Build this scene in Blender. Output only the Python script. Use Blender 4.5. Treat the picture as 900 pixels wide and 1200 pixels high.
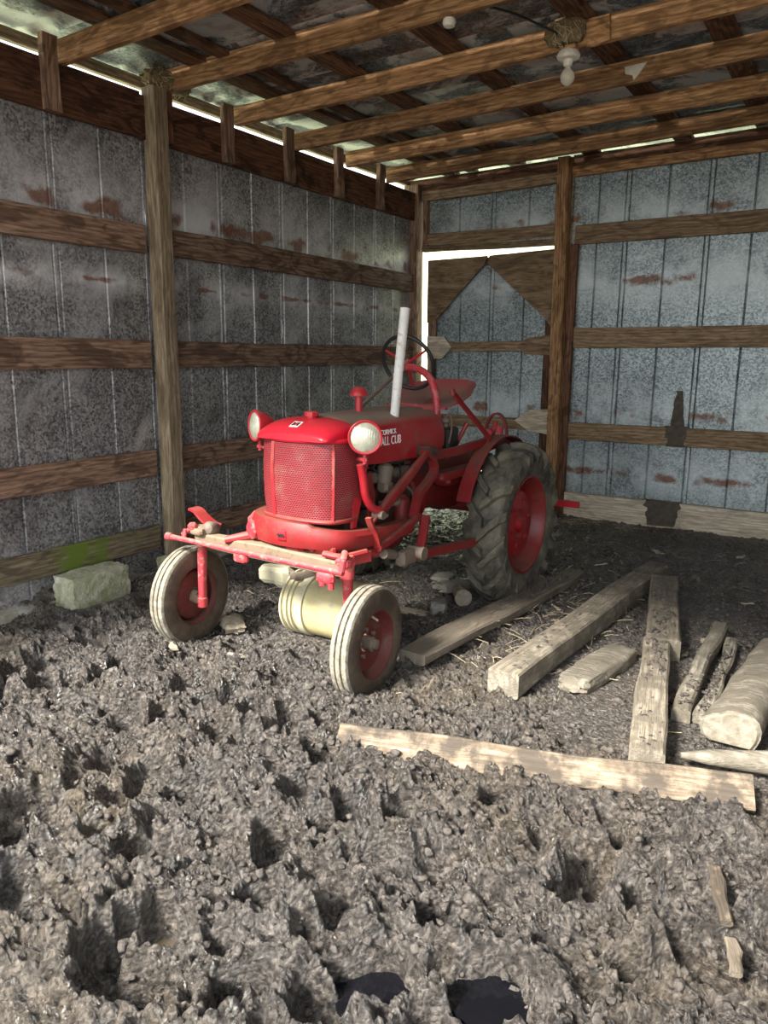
import bpy, math, random
import numpy as np
from mathutils import Vector, Matrix

random.seed(7)
for o in list(bpy.data.objects):
    bpy.data.objects.remove(o)
scene = bpy.context.scene
COL = scene.collection
PI = math.pi

# ------------------------------------------------------------------ camera
EYE = 1.57
def cam_rows(yaw, pitch, roll):
    F = np.array([-math.sin(yaw)*math.cos(pitch), math.cos(yaw)*math.cos(pitch), -math.sin(pitch)])
    R = np.array([math.cos(yaw), math.sin(yaw), 0.0])
    D = np.cross(F, R)
    c, s = math.cos(roll), math.sin(roll)
    return c*R + s*D, -s*R + c*D, F
cr, cd, cf = cam_rows(math.radians(32.25), math.radians(11.6), math.radians(-0.55))
cam_data = bpy.data.cameras.new('camera')
cam = bpy.data.objects.new('camera', cam_data)
COL.objects.link(cam)
cam.matrix_world = Matrix(((cr[0], -cd[0], -cf[0], 0), (cr[1], -cd[1], -cf[1], 0), (cr[2], -cd[2], -cf[2], EYE), (0, 0, 0, 1)))
cam_data.sensor_fit = 'VERTICAL'
cam_data.sensor_height = 36.0
cam_data.lens = 27.0
cam_data.clip_start = 0.05
scene.camera = cam

# ------------------------------------------------------------------ world, sun, exposure
world = bpy.data.worlds.new('overcast_sky')
scene.world = world
world.use_nodes = True
wb = world.node_tree.nodes['Background']
wb.inputs['Color'].default_value = (0.90, 0.95, 1.0, 1)
wb.inputs['Strength'].default_value = 1.45
sun_d = bpy.data.lights.new('hazy_sun', 'SUN')
sun_d.energy = 6.6
sun_d.angle = math.radians(14)
sun_d.color = (1.0, 0.95, 0.86)
sun = bpy.data.objects.new('hazy_sun', sun_d)
COL.objects.link(sun)
_dir = Vector((0.34, 1.0, -0.94)).normalized()      # light comes in through the open front, from the left behind the viewer
sun.rotation_euler = _dir.to_track_quat('-Z', 'Y').to_euler()
scene.view_settings.view_transform = 'Standard'
scene.view_settings.look = 'None'
scene.view_settings.gamma = 1.0
scene.view_settings.use_curve_mapping = False
scene.view_settings.exposure = 1.2

# ------------------------------------------------------------------ helpers
XL, YB = -4.28, 7.40         # inner faces of the steel on the left and back walls
YF = 0.6                     # the open front of the shed
XR = 2.3                     # right wall

def vec(p): return Vector(p)

class MB:
    """collects geometry in world coordinates, builds one mesh object"""
    def __init__(self): self.v = []; self.f = []
    def add(self, vs, fs):
        n = len(self.v)
        self.v += [tuple(p) for p in vs]
        self.f += [tuple(i+n for i in f) for f in fs]
        return self
    def box(self, c, s, rot=None, taper=1.0):
        c = Vector(c); hx, hy, hz = s[0]/2, s[1]/2, s[2]/2
        ps = [Vector((x*hx*(taper if z > 0 else 1), y*hy*(taper if z > 0 else 1), z*hz)) for z in (-1, 1) for y in (-1, 1) for x in (-1, 1)]
        if rot is not None: ps = [rot @ p for p in ps]
        return self.add([c+p for p in ps], [(0, 2, 3, 1), (4, 5, 7, 6), (0, 1, 5, 4), (2, 6, 7, 3), (0, 4, 6, 2), (1, 3, 7, 5)])
    def cbox(self, c, s, ch=0.01, rot=None):
        """box with chamfered edges: loft of octagon-like rings"""
        c = Vector(c); hx, hy, hz = s[0]/2, s[1]/2, s[2]/2
        ch = min(ch, hx*.9, hy*.9, hz*.9)
        def ring(z, k):
            a, b = hx-k, hy-k
            return [Vector(p) for p in ((-a+ch, -b, z), (a-ch, -b, z), (a, -b+ch, z), (a, b-ch, z), (a-ch, b, z), (-a+ch, b, z), (-a, b-ch, z), (-a, -b+ch, z))]
        rings = [ring(-hz, ch*.7), ring(-hz+ch, 0), ring(hz-ch, 0), ring(hz, ch*.7)]
        if rot is not None: rings = [[rot @ p for p in r] for r in rings]
        return self.loft([[c+p for p in r] for r in rings])
    def loft(self, rings, closed=True, caps=True):
        n = len(rings[0]); vs = [p for r in rings for p in r]; fs = []
        for i in range(len(rings)-1):
            for j in range(n if closed else n-1):
                k = (j+1) % n
                fs.append((i*n+j, i*n+k, (i+1)*n+k, (i+1)*n+j))
        if caps and closed:
            fs.append(tuple(reversed(range(n)))); fs.append(tuple((len(rings)-1)*n+j for j in range(n)))
        return self.add(vs, fs)
    def tube(self, path, r, n=12, caps=True):
        path = [Vector(p) for p in path]
        rs = r if isinstance(r, (list, tuple)) else [r]*len(path)
        rings = []; up = None
        for i, p in enumerate(path):
            a = path[max(i-1, 0)]; b = path[min(i+1, len(path)-1)]
            t = (b-a).normalized()
            if up is None:
                up = Vector((0, 0, 1)) if abs(t.z) < .9 else Vector((1, 0, 0))
            u = (up - t*up.dot(t)).normalized(); up = u
            w = t.cross(u)
            rings.append([p + (u*math.cos(2*PI*k/n) + w*math.sin(2*PI*k/n))*rs[i] for k in range(n)])
        return self.loft(rings, True, caps)
    def lathe(self, prof, origin, axis, n=24, a0=0, a1=2*PI, caps=True):
        """prof: list of (distance along axis, radius)"""
        o = Vector(origin); ax = Vector(axis).normalized()
        u = ax.orthogonal().normalized(); w = ax.cross(u)
        full = abs(a1-a0-2*PI) < 1e-6
        m = n if full else n+1
        rings = [[o + ax*d + (u*math.cos(a0+(a1-a0)*k/n) + w*math.sin(a0+(a1-a0)*k/n))*max(r, 1e-4) for k in range(m)] for d, r in prof]
        return self.loft(rings, full, caps and full)
    def strap(self, path, wdir, w, t):
        """flat bar along a path"""
        path = [Vector(p) for p in path]; wd = Vector(wdir).normalized(); rings = []
        for i, p in enumerate(path):
            a = path[max(i-1, 0)]; b = path[min(i+1, len(path)-1)]
            tg = (b-a).normalized(); ww = (wd - tg*wd.dot(tg)).normalized(); nn = tg.cross(ww)
            rings.append([p+ww*w/2+nn*t/2, p-ww*w/2+nn*t/2, p-ww*w/2-nn*t/2, p+ww*w/2-nn*t/2])
        return self.loft(rings)
    def build(self, name, mat, parent=None, smooth=30, center=True):
        vs = np.array(self.v, float)
        c = (vs.min(0)+vs.max(0))/2 if center else np.zeros(3)
        me = bpy.data.meshes.new(name)
        me.from_pydata([tuple(p) for p in vs-c], [], self.f)
        me.update()
        if smooth:
            me.shade_smooth(); me.set_sharp_from_angle(angle=math.radians(smooth))
        o = bpy.data.objects.new(name, me)
        COL.objects.link(o)
        o.location = c
        if mat: me.materials.append(mat)
        if parent: setpar(o, parent)
        return o

WORLD = {}
def wloc(o):
    m = Matrix.Translation(o.location) @ o.rotation_euler.to_matrix().to_4x4()
    return (o.parent and wloc(o.parent) @ o.matrix_parent_inverse @ m) or m
def setpar(o, p):
    o.parent = p
    o.matrix_parent_inverse = wloc(p).inverted()
def empty(name, loc):
    e = bpy.data.objects.new(name, None); COL.objects.link(e); e.location = loc; e.empty_display_size = .1
    return e
def tag(o, label=None, cat=None, group=None, kind=None):
    if label: o['label'] = label
    if cat: o['category'] = cat
    if group: o['group'] = group
    if kind: o['kind'] = kind
    return o
def arc(c, r, a0, a1, n, plane='yz'):
    out = []
    for i in range(n+1):
        a = a0+(a1-a0)*i/n
        if plane == 'yz': out.append((c[0], c[1]+r*math.cos(a), c[2]+r*math.sin(a)))
        elif plane == 'xz': out.append((c[0]+r*math.cos(a), c[1], c[2]+r*math.sin(a)))
        else: out.append((c[0]+r*math.cos(a), c[1]+r*math.sin(a), c[2]))
    return out
def spline(pts, n=6):
    """Catmull-Rom through points"""
    P = [Vector(p) for p in pts]; P = [2*P[0]-P[1]]+P+[2*P[-1]-P[-2]]; out = []
    for i in range(1, len(P)-2):
        for k in range(n):
            t = k/n; a, b, c, d = P[i-1:i+3]
            out.append(.5*((2*b)+(c-a)*t+(2*a-5*b+4*c-d)*t*t+(3*b-a-3*c+d)*t**3))
    out.append(P[-2]); return out

# numpy gradient noise
def _hash(ix, iy, seed):
    h = (ix.astype(np.int64)*374761393 + iy.astype(np.int64)*668265263 + seed*1442695041) & 0xffffffff
    h = ((h ^ (h >> 13))*1274126177) & 0xffffffff
    return ((h ^ (h >> 16)) & 0xffff)/65535.0
def pnoise(x, y, seed=0):
    ix = np.floor(x); iy = np.floor(y); fx = x-ix; fy = y-iy
    def g(dx, dy):
        a = _hash(ix+dx, iy+dy, seed)*2*PI
        return np.cos(a)*(fx-dx)+np.sin(a)*(fy-dy)
    u = fx*fx*fx*(fx*(fx*6-15)+10); v = fy*fy*fy*(fy*(fy*6-15)+10)
    return ((g(0, 0)*(1-u)+g(1, 0)*u)*(1-v)+(g(0, 1)*(1-u)+g(1, 1)*u)*v)*1.5

def board(name, p0, p1, wdir, w, t, mat, parent=None, seg=8, wob=.003, ch=.004, seed=None, ends=(0, 0), shape=None):
    """sawn board from p0 to p1 (centre line); width w along wdir, thickness t across; local X along the length"""
    rnd = random.Random(seed if seed is not None else hash((round(p0[0], 3), round(p0[1], 3), round(p0[2], 3), round(w, 3))) & 0xffff)
    p0 = Vector(p0); p1 = Vector(p1); L = (p1-p0).length
    ex = (p1-p0).normalized(); ew = Vector(wdir); ew = (ew-ex*ew.dot(ex)).normalized(); et = ex.cross(ew)
    rings = []
    ph = [rnd.uniform(0, 6) for _ in range(4)]
    for i in range(seg+1):
        s = i/seg; x = -L/2+L*s
        ow = wob*(math.sin(s*4+ph[0])*1.2+.5*math.sin(s*13+ph[2])); ot = wob*(math.sin(s*3+ph[1])*1.2+.4*math.sin(s*11+ph[3]))
        hw = w/2+wob*(.5*math.sin(s*7+ph[3])+.2*math.sin(s*23+ph[0])); ht = t/2+wob*.3*math.sin(s*9+ph[2])
        if shape: hw *= shape(s)[0]; ht *= shape(s)[1]
        c = min(ch, hw*.6, ht*.6)
        xs = 0
        prof = [(-hw+c, -ht), (hw-c, -ht), (hw, -ht+c), (hw, ht-c), (hw-c, ht), (-hw+c, ht), (-hw, ht-c), (-hw, -ht+c)]
        rings.append([(x + (ends[0]*(a/hw)*hw if i == 0 else ends[1]*(a/hw)*hw if i == seg else 0), a+ow, b+ot) for a, b in prof])
    m = MB(); m.loft(rings)
    me = bpy.data.meshes.new(name); me.from_pydata(m.v, [], m.f); me.update()
    me.materials.append(mat)
    o = bpy.data.objects.new(name, me); COL.objects.link(o)
    mid = (p0+p1)/2
    M4 = Matrix(((ex.x, ew.x, et.x, mid.x), (ex.y, ew.y, et.y, mid.y), (ex.z, ew.z, et.z, mid.z), (0, 0, 0, 1)))
    o.location = mid; o.rotation_euler = M4.to_3x3().to_euler()
    if parent: setpar(o, parent)
    return o

# ------------------------------------------------------------------ materials
def newmat(name):
    m = bpy.data.materials.new(name); m.use_nodes = True
    nt = m.node_tree; return m, nt, nt.nodes['Principled BSDF']
class NT:
    def __init__(self, nt): self.nt = nt
    def n(self, typ, props=None, **inp):
        nd = self.nt.nodes.new(typ)
        for k, v in (props or {}).items(): setattr(nd, k, v)
        for k, v in inp.items():
            key = k.replace('_', ' ')
            s = nd.inputs[int(k[1:])] if k[0] == 'i' and k[1:].isdigit() else nd.inputs[key]
            if hasattr(v, 'is_output'): self.nt.links.new(v, s)
            else: s.default_value = v
        return nd
    def link(self, a, b): self.nt.links.new(a, b)
    def ramp(self, fac, stops, interp='LINEAR'):
        r = self.nt.nodes.new('ShaderNodeValToRGB'); r.color_ramp.interpolation = interp
        e = r.color_ramp.elements
        while len(e) < len(stops): e.new(.5)
        for i, (p, c) in enumerate(stops):
            e[i].position = p; e[i].color = (c, c, c, 1) if isinstance(c, (int, float)) else (*c, 1)
        self.link(fac, r.inputs['Fac']); return r.outputs['Color']
    def mix(self, fac, a, b, mode='MIX'):
        m = self.nt.nodes.new('ShaderNodeMix'); m.data_type = 'RGBA'; m.blend_type = mode
        for v, s in ((fac, m.inputs[0]), (a, m.inputs[6]), (b, m.inputs[7])):
            if hasattr(v, 'is_output'): self.link(v, s)
            elif isinstance(v, (int, float)): s.default_value = v
            else: s.default_value = (*v, 1)
        return m.outputs[2]
    def math(self, op, a, b=0.0, c=0.0, clamp=False):
        m = self.nt.nodes.new('ShaderNodeMath'); m.operation = op; m.use_clamp = clamp
        for v, s in zip((a, b, c), m.inputs):
            if hasattr(v, 'is_output'): self.link(v, s)
            else: s.default_value = v
        return m.outputs[0]
    def objco(self, scale=(1, 1, 1), rnd=20.0):
        tc = self.n('ShaderNodeTexCoord'); oi = self.n('ShaderNodeObjectInfo')
        off = self.math('MULTIPLY', oi.outputs['Random'], rnd)
        ad = self.n('ShaderNodeVectorMath', {'operation': 'ADD'}, i0=tc.outputs['Object'])
        cb = self.n('ShaderNodeCombineXYZ', X=off, Y=off, Z=off); self.link(cb.outputs[0], ad.inputs[1])
        mp = self.n('ShaderNodeMapping', Vector=ad.outputs[0]); mp.inputs['Scale'].default_value = scale
        return mp.outputs[0], oi.outputs['Random']
    def noise(self, vecs, scale, detail=4, rough=.55, dist=0.0):
        return self.n('ShaderNodeTexNoise', Vector=vecs, Scale=scale, Detail=detail, Roughness=rough, Distortion=dist).outputs['Fac']
    def bump(self, h, strength, dist, bsdf, normal=None):
        b = self.n('ShaderNodeBump', Height=h, Strength=strength, Distance=dist)
        if normal: self.link(normal, b.inputs['Normal'])
        self.link(b.outputs[0], bsdf.inputs['Normal']); return b.outputs[0]

def wood(name, dark, mid, light, rough=.75, blotch=.5, moss=None, mud=None, vary=.35, bump=.35):
    m, nt, b = newmat(name); T = NT(nt)
    co, rnd = T.objco((1.3, 9, 9))
    g = T.noise(co, 3.0, 8, .62, 1.4)
    wv = T.n('ShaderNodeTexWave', {'wave_type': 'BANDS', 'bands_direction': 'Y'}, Vector=T.objco((.55, 3.2, 3.2))[0], Scale=3.2, Distortion=9.0, Detail=3.0)
    wv.inputs['Detail Scale'].default_value = 1.1
    gw = T.math('ADD', T.math('MULTIPLY', g, .84), T.math('MULTIPLY', wv.outputs['Fac'], .16))
    col = T.ramp(gw, [(.27, dark), (.5, mid), (.72, light)])
    co2, _ = T.objco((1.6, 4, 4))
    bl = T.noise(co2, 1.8, 3, .5, 2.0)
    col = T.mix(T.math('MULTIPLY', T.ramp(bl, [(.50, 0.0), (.60, 1.0)]), blotch), col, tuple(c*.38 for c in dark))
    co4, _ = T.objco((4, 90, 90))
    fine = T.noise(co4, 2.0, 4, .6)
    col = T.mix(T.ramp(fine, [(.32, .75), (.52, 0.0)]), col, tuple(c*.7 for c in dark))
    hs = T.n('ShaderNodeHueSaturation', Color=col)
    T.link(T.math('ADD', T.math('MULTIPLY', rnd, vary*2), 1-vary), hs.inputs['Value'])
    col = hs.outputs[0]
    co3, _ = T.objco((1, 1, 1))
    if moss:
        col = T.mix(T.ramp(T.noise(co3, 2.2, 5, .6), [(.5, 0.0), (.62, 1.0)]), col, moss)
    if mud:
        n = T.noise(co3, 9, 6, .65)
        geo = T.n('ShaderNodeNewGeometry'); sx = T.n('ShaderNodeSeparateXYZ', Vector=geo.outputs['Normal'])
        k = T.math('MULTIPLY', T.ramp(n, [(.42, 0.0), (.56, 1.0)]), .85)
        col = T.mix(k, col, mud)
    T.link(col, b.inputs['Base Color']); b.inputs['Roughness'].default_value = rough
    b.inputs['Specular IOR Level'].default_value = .25
    T.bump(T.math('ADD', g, T.math('MULTIPLY', fine, .6)), bump, .01, b)
    return m

W_GIRT = wood('brown_girt_wood', (.095, .054, .035), (.25, .150, .098), (.38, .25, .17), vary=.25, blotch=.6)
W_HEAD = wood('red_brown_header_wood', (.045, .019, .010), (.125, .052, .026), (.20, .095, .048), vary=.2, blotch=.75)
W_MOSS = wood('mossy_girt_wood', (.09, .07, .045), (.21, .16, .10), (.34, .28, .19), moss=(.12, .17, .025), vary=.1)
W_POST = wood('weathered_post_wood', (.12, .085, .050), (.27, .20, .125), (.42, .33, .22), vary=.15, blotch=.25)
W_RAFT = wood('tan_rafter_wood', (.15, .072, .030), (.38, .205, .092), (.56, .35, .18), vary=.22, blotch=.5)
W_PURL = wood('red_brown_purlin_wood', (.05, .024, .014), (.15, .072, .040), (.24, .125, .07), vary=.35, blotch=.6)
W_BACK = wood('tan_back_girt_wood', (.12, .075, .040), (.28, .19, .11), (.42, .30, .19), vary=.2, blotch=.35)
W_PALE = wood('pale_bottom_board_wood', (.36, .28, .19), (.62, .53, .40), (.78, .70, .56), vary=.05, blotch=.3)
W_PLY = wood('plywood', (.10, .065, .035), (.22, .15, .085), (.33, .24, .15), vary=.15, blotch=.4)
W_TIMB = wood('muddy_timber_wood', (.19, .16, .12), (.33, .285, .22), (.46, .41, .33), mud=(.155, .135, .105), vary=.12, blotch=.3, bump=.8)
W_SLAB = wood('dark_muddy_slab_wood', (.14, .115, .085), (.26, .215, .165), (.38, .33, .26), mud=(.19, .16, .125), vary=.1, blotch=.4, bump=.8)
W_PLANK = wood('bleached_plank_wood', (.15, .11, .075), (.29, .225, .160), (.42, .35, .265), mud=(.060, .050, .041), vary=.1, blotch=.25, bump=.6)
W_LOG = wood('grey_log_wood', (.16, .14, .105), (.31, .28, .225), (.45, .41, .345), mud=(.155, .135, .105), vary=.1, blotch=.3, bump=.9)

def steel(name, base, bright, rust_bands=(), rust_amt=.6, metal=.55, rough=.42, white=0.0, spangle=75, grime=.5, halo_amt=.75, patches=.0):
    m, nt, b = newmat(name); T = NT(nt)
    co, rnd = T.objco((1, 1, 1))
    vo = T.n('ShaderNodeTexVoronoi', Vector=co, Scale=spangle).outputs['Color']
    sp = T.n('ShaderNodeSeparateColor', Color=vo).outputs[0]
    n1 = T.noise(co, 52, 8, .78, .5)
    k = T.math('ADD', T.math('MULTIPLY', sp, .40), T.math('MULTIPLY', n1, .80))
    col = T.ramp(k, [(.40, base), (.60, tuple((p+q)/2 for p, q in zip(base, bright))), (.80, bright)])
    n2 = T.noise(co, 2.6, 5, .65, .6)
    col = T.mix(T.math('MULTIPLY', T.ramp(n2, [(.46, 0.0), (.66, 1.0)]), grime), col, tuple(c*.35 for c in base))
    if patches:
        col = T.mix(T.math('MULTIPLY', T.ramp(T.noise(co, 1.5, 6, .7, .8), [(.50, 0.0), (.66, 1.0)]), patches), col, tuple(min(1, c*1.15+.04) for c in bright))
    if white:
        col = T.mix(T.math('MULTIPLY', T.ramp(T.noise(co, 1.7, 7, .72, 1.0), [(.48, 0.0), (.54, 1.0)]), white), col, (.55, .55, .54))
    n3 = T.noise(co, 5.5, 7, .72, .4)
    geo = T.n('ShaderNodeNewGeometry'); z = T.n('ShaderNodeSeparateXYZ', Vector=geo.outputs['Position']).outputs[2]
    msk = None; halo = None
    for zc, h in rust_bands:
        d = T.math('MULTIPLY', T.math('ABSOLUTE', T.math('SUBTRACT', z, zc)), 1.0/h)
        g = T.math('SUBTRACT', 1.0, d, clamp=True)
        msk = g if msk is None else T.math('MAXIMUM', msk, g)
        d2 = T.math('MULTIPLY', T.math('ABSOLUTE', T.math('SUBTRACT', z, zc)), .45/h)
        g2 = T.math('SUBTRACT', 1.0, d2, clamp=True)
        halo = g2 if halo is None else T.math('MAXIMUM', halo, g2)
    met = metal
    if msk is not None:
        hl = T.math('MULTIPLY', halo, T.ramp(T.noise(co, 3.5, 5, .6), [(.38, 0.0), (.6, halo_amt)]))
        col = T.mix(hl, col, tuple(min(1, c*1.25+.1) for c in bright))
        k = T.math('MULTIPLY', msk, n3)
        gate = T.ramp(T.noise(co, 3.1, 2, .5), [(.49, 0.0), (.56, 1.0)])
        rm = T.math('MULTIPLY', T.math('MULTIPLY', T.ramp(k, [(.33, 0.0), (.43, 1.0)]), gate), rust_amt)
        col = T.mix(rm, col, T.ramp(T.noise(co, 30, 4), [(.3, (.09, .03, .012)), (.7, (.27, .10, .04))]))
        met = T.math('MULTIPLY', T.math('SUBTRACT', 1.0, T.math('MAXIMUM', rm, hl)), metal)
    T.link(col, b.inputs['Base Color'])
    if hasattr(met, 'is_output'): T.link(met, b.inputs['Metallic'])
    else: b.inputs['Metallic'].default_value = met
    T.link(T.ramp(n1, [(.3, rough-.12), (.7, rough+.2)]), b.inputs['Roughness'])
    T.bump(T.noise(co, 14, 4), .12, .01, b)
    return m
S_LEFT = steel('dull_galvanised_steel', (.11, .105, .105), (.50, .485, .475), [(2.47, .17), (2.02, .06)], .85, metal=.5, rough=.42, grime=.5, patches=.6)
S_BACK = steel('bright_galvanised_steel', (.115, .145, .150), (.44, .495, .49), [(2.83, .12), (2.26, .15), (1.04, .15), (.47, .14)], .9, metal=.45, rough=.4, grime=.25)
S_ROOF = steel('patchy_roof_steel', (.045, .052, .060), (.26, .285, .31), [(4.25, 3.0)], .55, metal=.4, rough=.45, white=.95, grime=.85, halo_amt=0.0)

def paint(name, base, rough=.38, dust=.6, dustcol=(.36, .29, .21), wear=.35, wearcol=(.10, .045, .035), vary=0.0, sat=1):
    m, nt, b = newmat(name); T = NT(nt)
    co, rnd = T.objco((1, 1, 1), 7.0)
    n = T.noise(co, 11, 7, .65, .3)
    col = T.mix(T.ramp(n, [(.35, .0), (.75, .45)]), base, tuple(c*.6 for c in base))
    nb = T.noise(co, 28, 6, .7, .5)
    col = T.mix(T.math('MULTIPLY', T.ramp(nb, [(.54, 0.0), (.62, 1.0)]), wear), col, wearcol)
    geo = T.n('ShaderNodeNewGeometry'); nz = T.n('ShaderNodeSeparateXYZ', Vector=geo.outputs['Normal']).outputs[2]
    up = T.ramp(nz, [(.55, 0.0), (.93, 1.0)])
    d = T.math('MULTIPLY', T.math('MULTIPLY', up, T.ramp(T.noise(co, 6, 6, .6), [(.25, .55), (.6, 1.0)])), dust)
    dn = T.math('MULTIPLY', T.ramp(T.noise(co, 4, 7, .7), [(.5, 0.0), (.75, .5)]), dust)
    d = T.math('MAXIMUM', d, dn)
    col = T.mix(d, col, dustcol)
    T.link(col, b.inputs['Base Color'])
    T.link(T.math('ADD', T.math('MULTIPLY', d, .45), rough, clamp=True), b.inputs['Roughness'])
    T.bump(nb, .08, .004, b)
    return m
RED = paint('red_tractor_paint', (.50, .018, .030), .36, .25)
RED_CLEAN = paint('glossy_red_paint', (.60, .012, .032), .28, .05, wear=.1)
RED_DUSTY = paint('dusty_red_paint', (.40, .016, .022), .45, .95, (.27, .225, .165), wear=.3)
RED_RUST = paint('rusty_red_paint', (.30, .017, .019), .5, .4, (.27, .18, .115), wear=.8, wearcol=(.12, .045, .03))
PINK_RED = paint('sun_faded_red_paint', (.50, .038, .052), .45, .35, (.50, .40, .30), wear=.5, wearcol=(.45, .30, .22))
GREASE = paint('greasy_engine_iron', (.075, .030, .024), .55, .5, (.16, .12, .085), wear=.6, wearcol=(.03, .025, .022))
IRON = paint('dirty_bare_iron', (.17, .13, .10), .6, .5, (.33, .27, .20), wear=.5, wearcol=(.08, .05, .035))
TAN_IRON = paint('dusty_tan_casting', (.24, .17, .115), .7, .5, (.36, .31, .20), wear=.5)
BLACK = paint('black_rubber_plastic', (.018, .018, .019), .5, .25, (.18, .15, .12), wear=.2)
YELL = paint('pale_yellow_tank_paint', (.62, .54, .27), .55, .45, (.34, .28, .20), wear=.55, wearcol=(.36, .33, .30))
RED_MID = paint('worn_red_wheel_paint', (.34, .014, .020), .4, .35, (.24, .17, .12), wear=.3)
RED_DARK = paint('grimy_shaded_red_paint', (.23, .013, .015), .45, .55, (.20, .14, .10), wear=.7, wearcol=(.05, .025, .02))  # red darkened to carry the shade around engine and rear, plus grime and wear
WHEEL_RUST = paint('rusted_wheel_paint', (.12, .016, .013), .6, .7, (.15, .085, .055), wear=.8, wearcol=(.10, .05, .035))
CREAM = paint('cream_chalky_paint', (.56, .52, .36), .7, .2, (.5, .45, .33), wear=.4, wearcol=(.38, .33, .24))
WHITE_PEEL = paint('peeling_white_paint', (.74, .72, .67), .6, .25, (.45, .40, .32), wear=.7, wearcol=(.42, .33, .24))

def plain(name, col, rough=.6, metal=0.0, bumpscale=None, bumpstr=.3, col2=None, scale=12, emit=None, spec=None):
    m, nt, b = newmat(name); T = NT(nt)
    co, _ = T.objco((1, 1, 1), 9)
    if col2:
        n = T.noise(co, scale, 6, .65, .4)
        T.link(T.ramp(n, [(.35, col), (.65, col2)]), b.inputs['Base Color'])
    else: b.inputs['Base Color'].default_value = (*col, 1)
    b.inputs['Roughness'].default_value = rough; b.inputs['Metallic'].default_value = metal
    if spec is not None: b.inputs['Specular IOR Level'].default_value = spec
    if bumpscale: T.bump(T.noise(co, bumpscale, 6, .65), bumpstr, .02, b)
    return m
TIRE_F = plain('dried_mud_tread_rubber', (.36, .325, .25), .85, 0, 60, .35, (.15, .13, .10), 30)
TIRE_S = plain('brown_dirty_sidewall_rubber', (.050, .035, .024), .8, 0, 50, .25, (.12, .088, .060), 9)
TIRE_R = plain('dusty_black_rear_rubber', (.040, .038, .032), .75, 0, 40, .4, (.17, .152, .108), 9)
CONC = plain('mossy_concrete', (.30, .30, .15), .9, 0, 38, 1.0, (.60, .59, .46), 11)
CURB = plain('old_concrete_curb', (.46, .42, .34), .9, 0, 40, .7, (.24, .22, .17), 9)
STONE = plain('grey_field_stone', (.30, .29, .25), .85, 0, 30, .5, (.18, .165, .14), 8)
PORC = plain('porcelain', (.74, .70, .62), .3, 0, None, 0, (.55, .48, .38), 14)
NEST = plain('dry_mud_and_straw_nest', (.30, .22, .11), .95, 0, 60, 1.0, (.14, .10, .055), 30)
STRAW = plain('dry_straw', (.55, .47, .30), .8, 0, None, 0, (.38, .30, .18), 6)
CHIP = plain('splintered_wood_chip', (.52, .45, .34), .8, 0, 30, .4, (.30, .25, .18), 18)
BARK = plain('bark', (.17, .13, .09), .9, 0, 30, .9, (.28, .22, .16), 16)
CUTEND = plain('sawn_log_end', (.30, .27, .215), .8, 0, 30, .4, (.17, .145, .105), 26)
WHITE = plain('white_decal', (.85, .85, .84), .5)
DECALRED = plain('decal_red', (.6, .02, .03), .5)
DECALBLK = plain('decal_black', (.01, .01, .01), .5)
SCREENLINE = plain('stainless_lug', (.75, .70, .6), .35, .6)
MUDPATCH = plain('dried_mud_splat', (.075, .060, .045), .95, 0, 40, .8, (.13, .105, .08), 20)

def glass_lens():
    m, nt, b = newmat('fluted_lamp_lens'); T = NT(nt)
    tc = T.n('ShaderNodeTexCoord')
    br = T.n('ShaderNodeTexWave', {'wave_type': 'BANDS', 'bands_direction': 'X'}, Vector=tc.outputs['Object'], Scale=38.0, Distortion=.4)
    n = T.noise(tc.outputs['Object'], 16, 6, .7, .6)
    col = T.ramp(n, [(.3, (.42, .40, .28)), (.6, (.66, .66, .54)), (.8, (.80, .82, .74))])
    T.link(col, b.inputs['Base Color'])
    b.inputs['Roughness'].default_value = .16; b.inputs['Metallic'].default_value = .25
    b.inputs['Coat Weight'].default_value = .6; b.inputs['Coat Roughness'].default_value = .08
    T.bump(br.outputs['Fac'], .25, .003, b)
    return m
LENS = glass_lens()
def bulb_glass():
    m, nt, b = newmat('dusty_bulb_glass')
    b.inputs['Base Color'].default_value = (.86, .80, .68, 1); b.inputs['Roughness'].default_value = .12
    b.inputs['Transmission Weight'].default_value = .55; b.inputs['IOR'].default_value = 1.2
    return m
BULB = bulb_glass()
def grille_mat():
    m, nt, b = newmat('perforated_grille_screen'); T = NT(nt)
    uv = T.n('ShaderNodeUVMap')
    br = T.n('ShaderNodeTexBrick', {'offset': .5}, Vector=uv.outputs[0], Scale=1.0)
    br.inputs['Brick Width'].default_value = .0145; br.inputs['Row Height'].default_value = .0092
    br.inputs['Mortar Size'].default_value = .0021; br.inputs['Mortar Smooth'].default_value = .15
    fac = br.outputs['Fac']
    co, _ = T.objco((1, 1, 1), 3)
    n = T.noise(co, 7, 6, .65, .4)
    red = T.ramp(n, [(.3, (.34, .016, .024)), (.55, (.40, .045, .055)), (.74, (.40, .17, .13))])
    col = T.mix(fac, (.035, .012, .012), red)
    T.link(col, b.inputs['Base Color']); b.inputs['Roughness'].default_value = .5
    T.bump(fac, .6, .004, b)
    return m
GRILLE = grille_mat()
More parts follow.
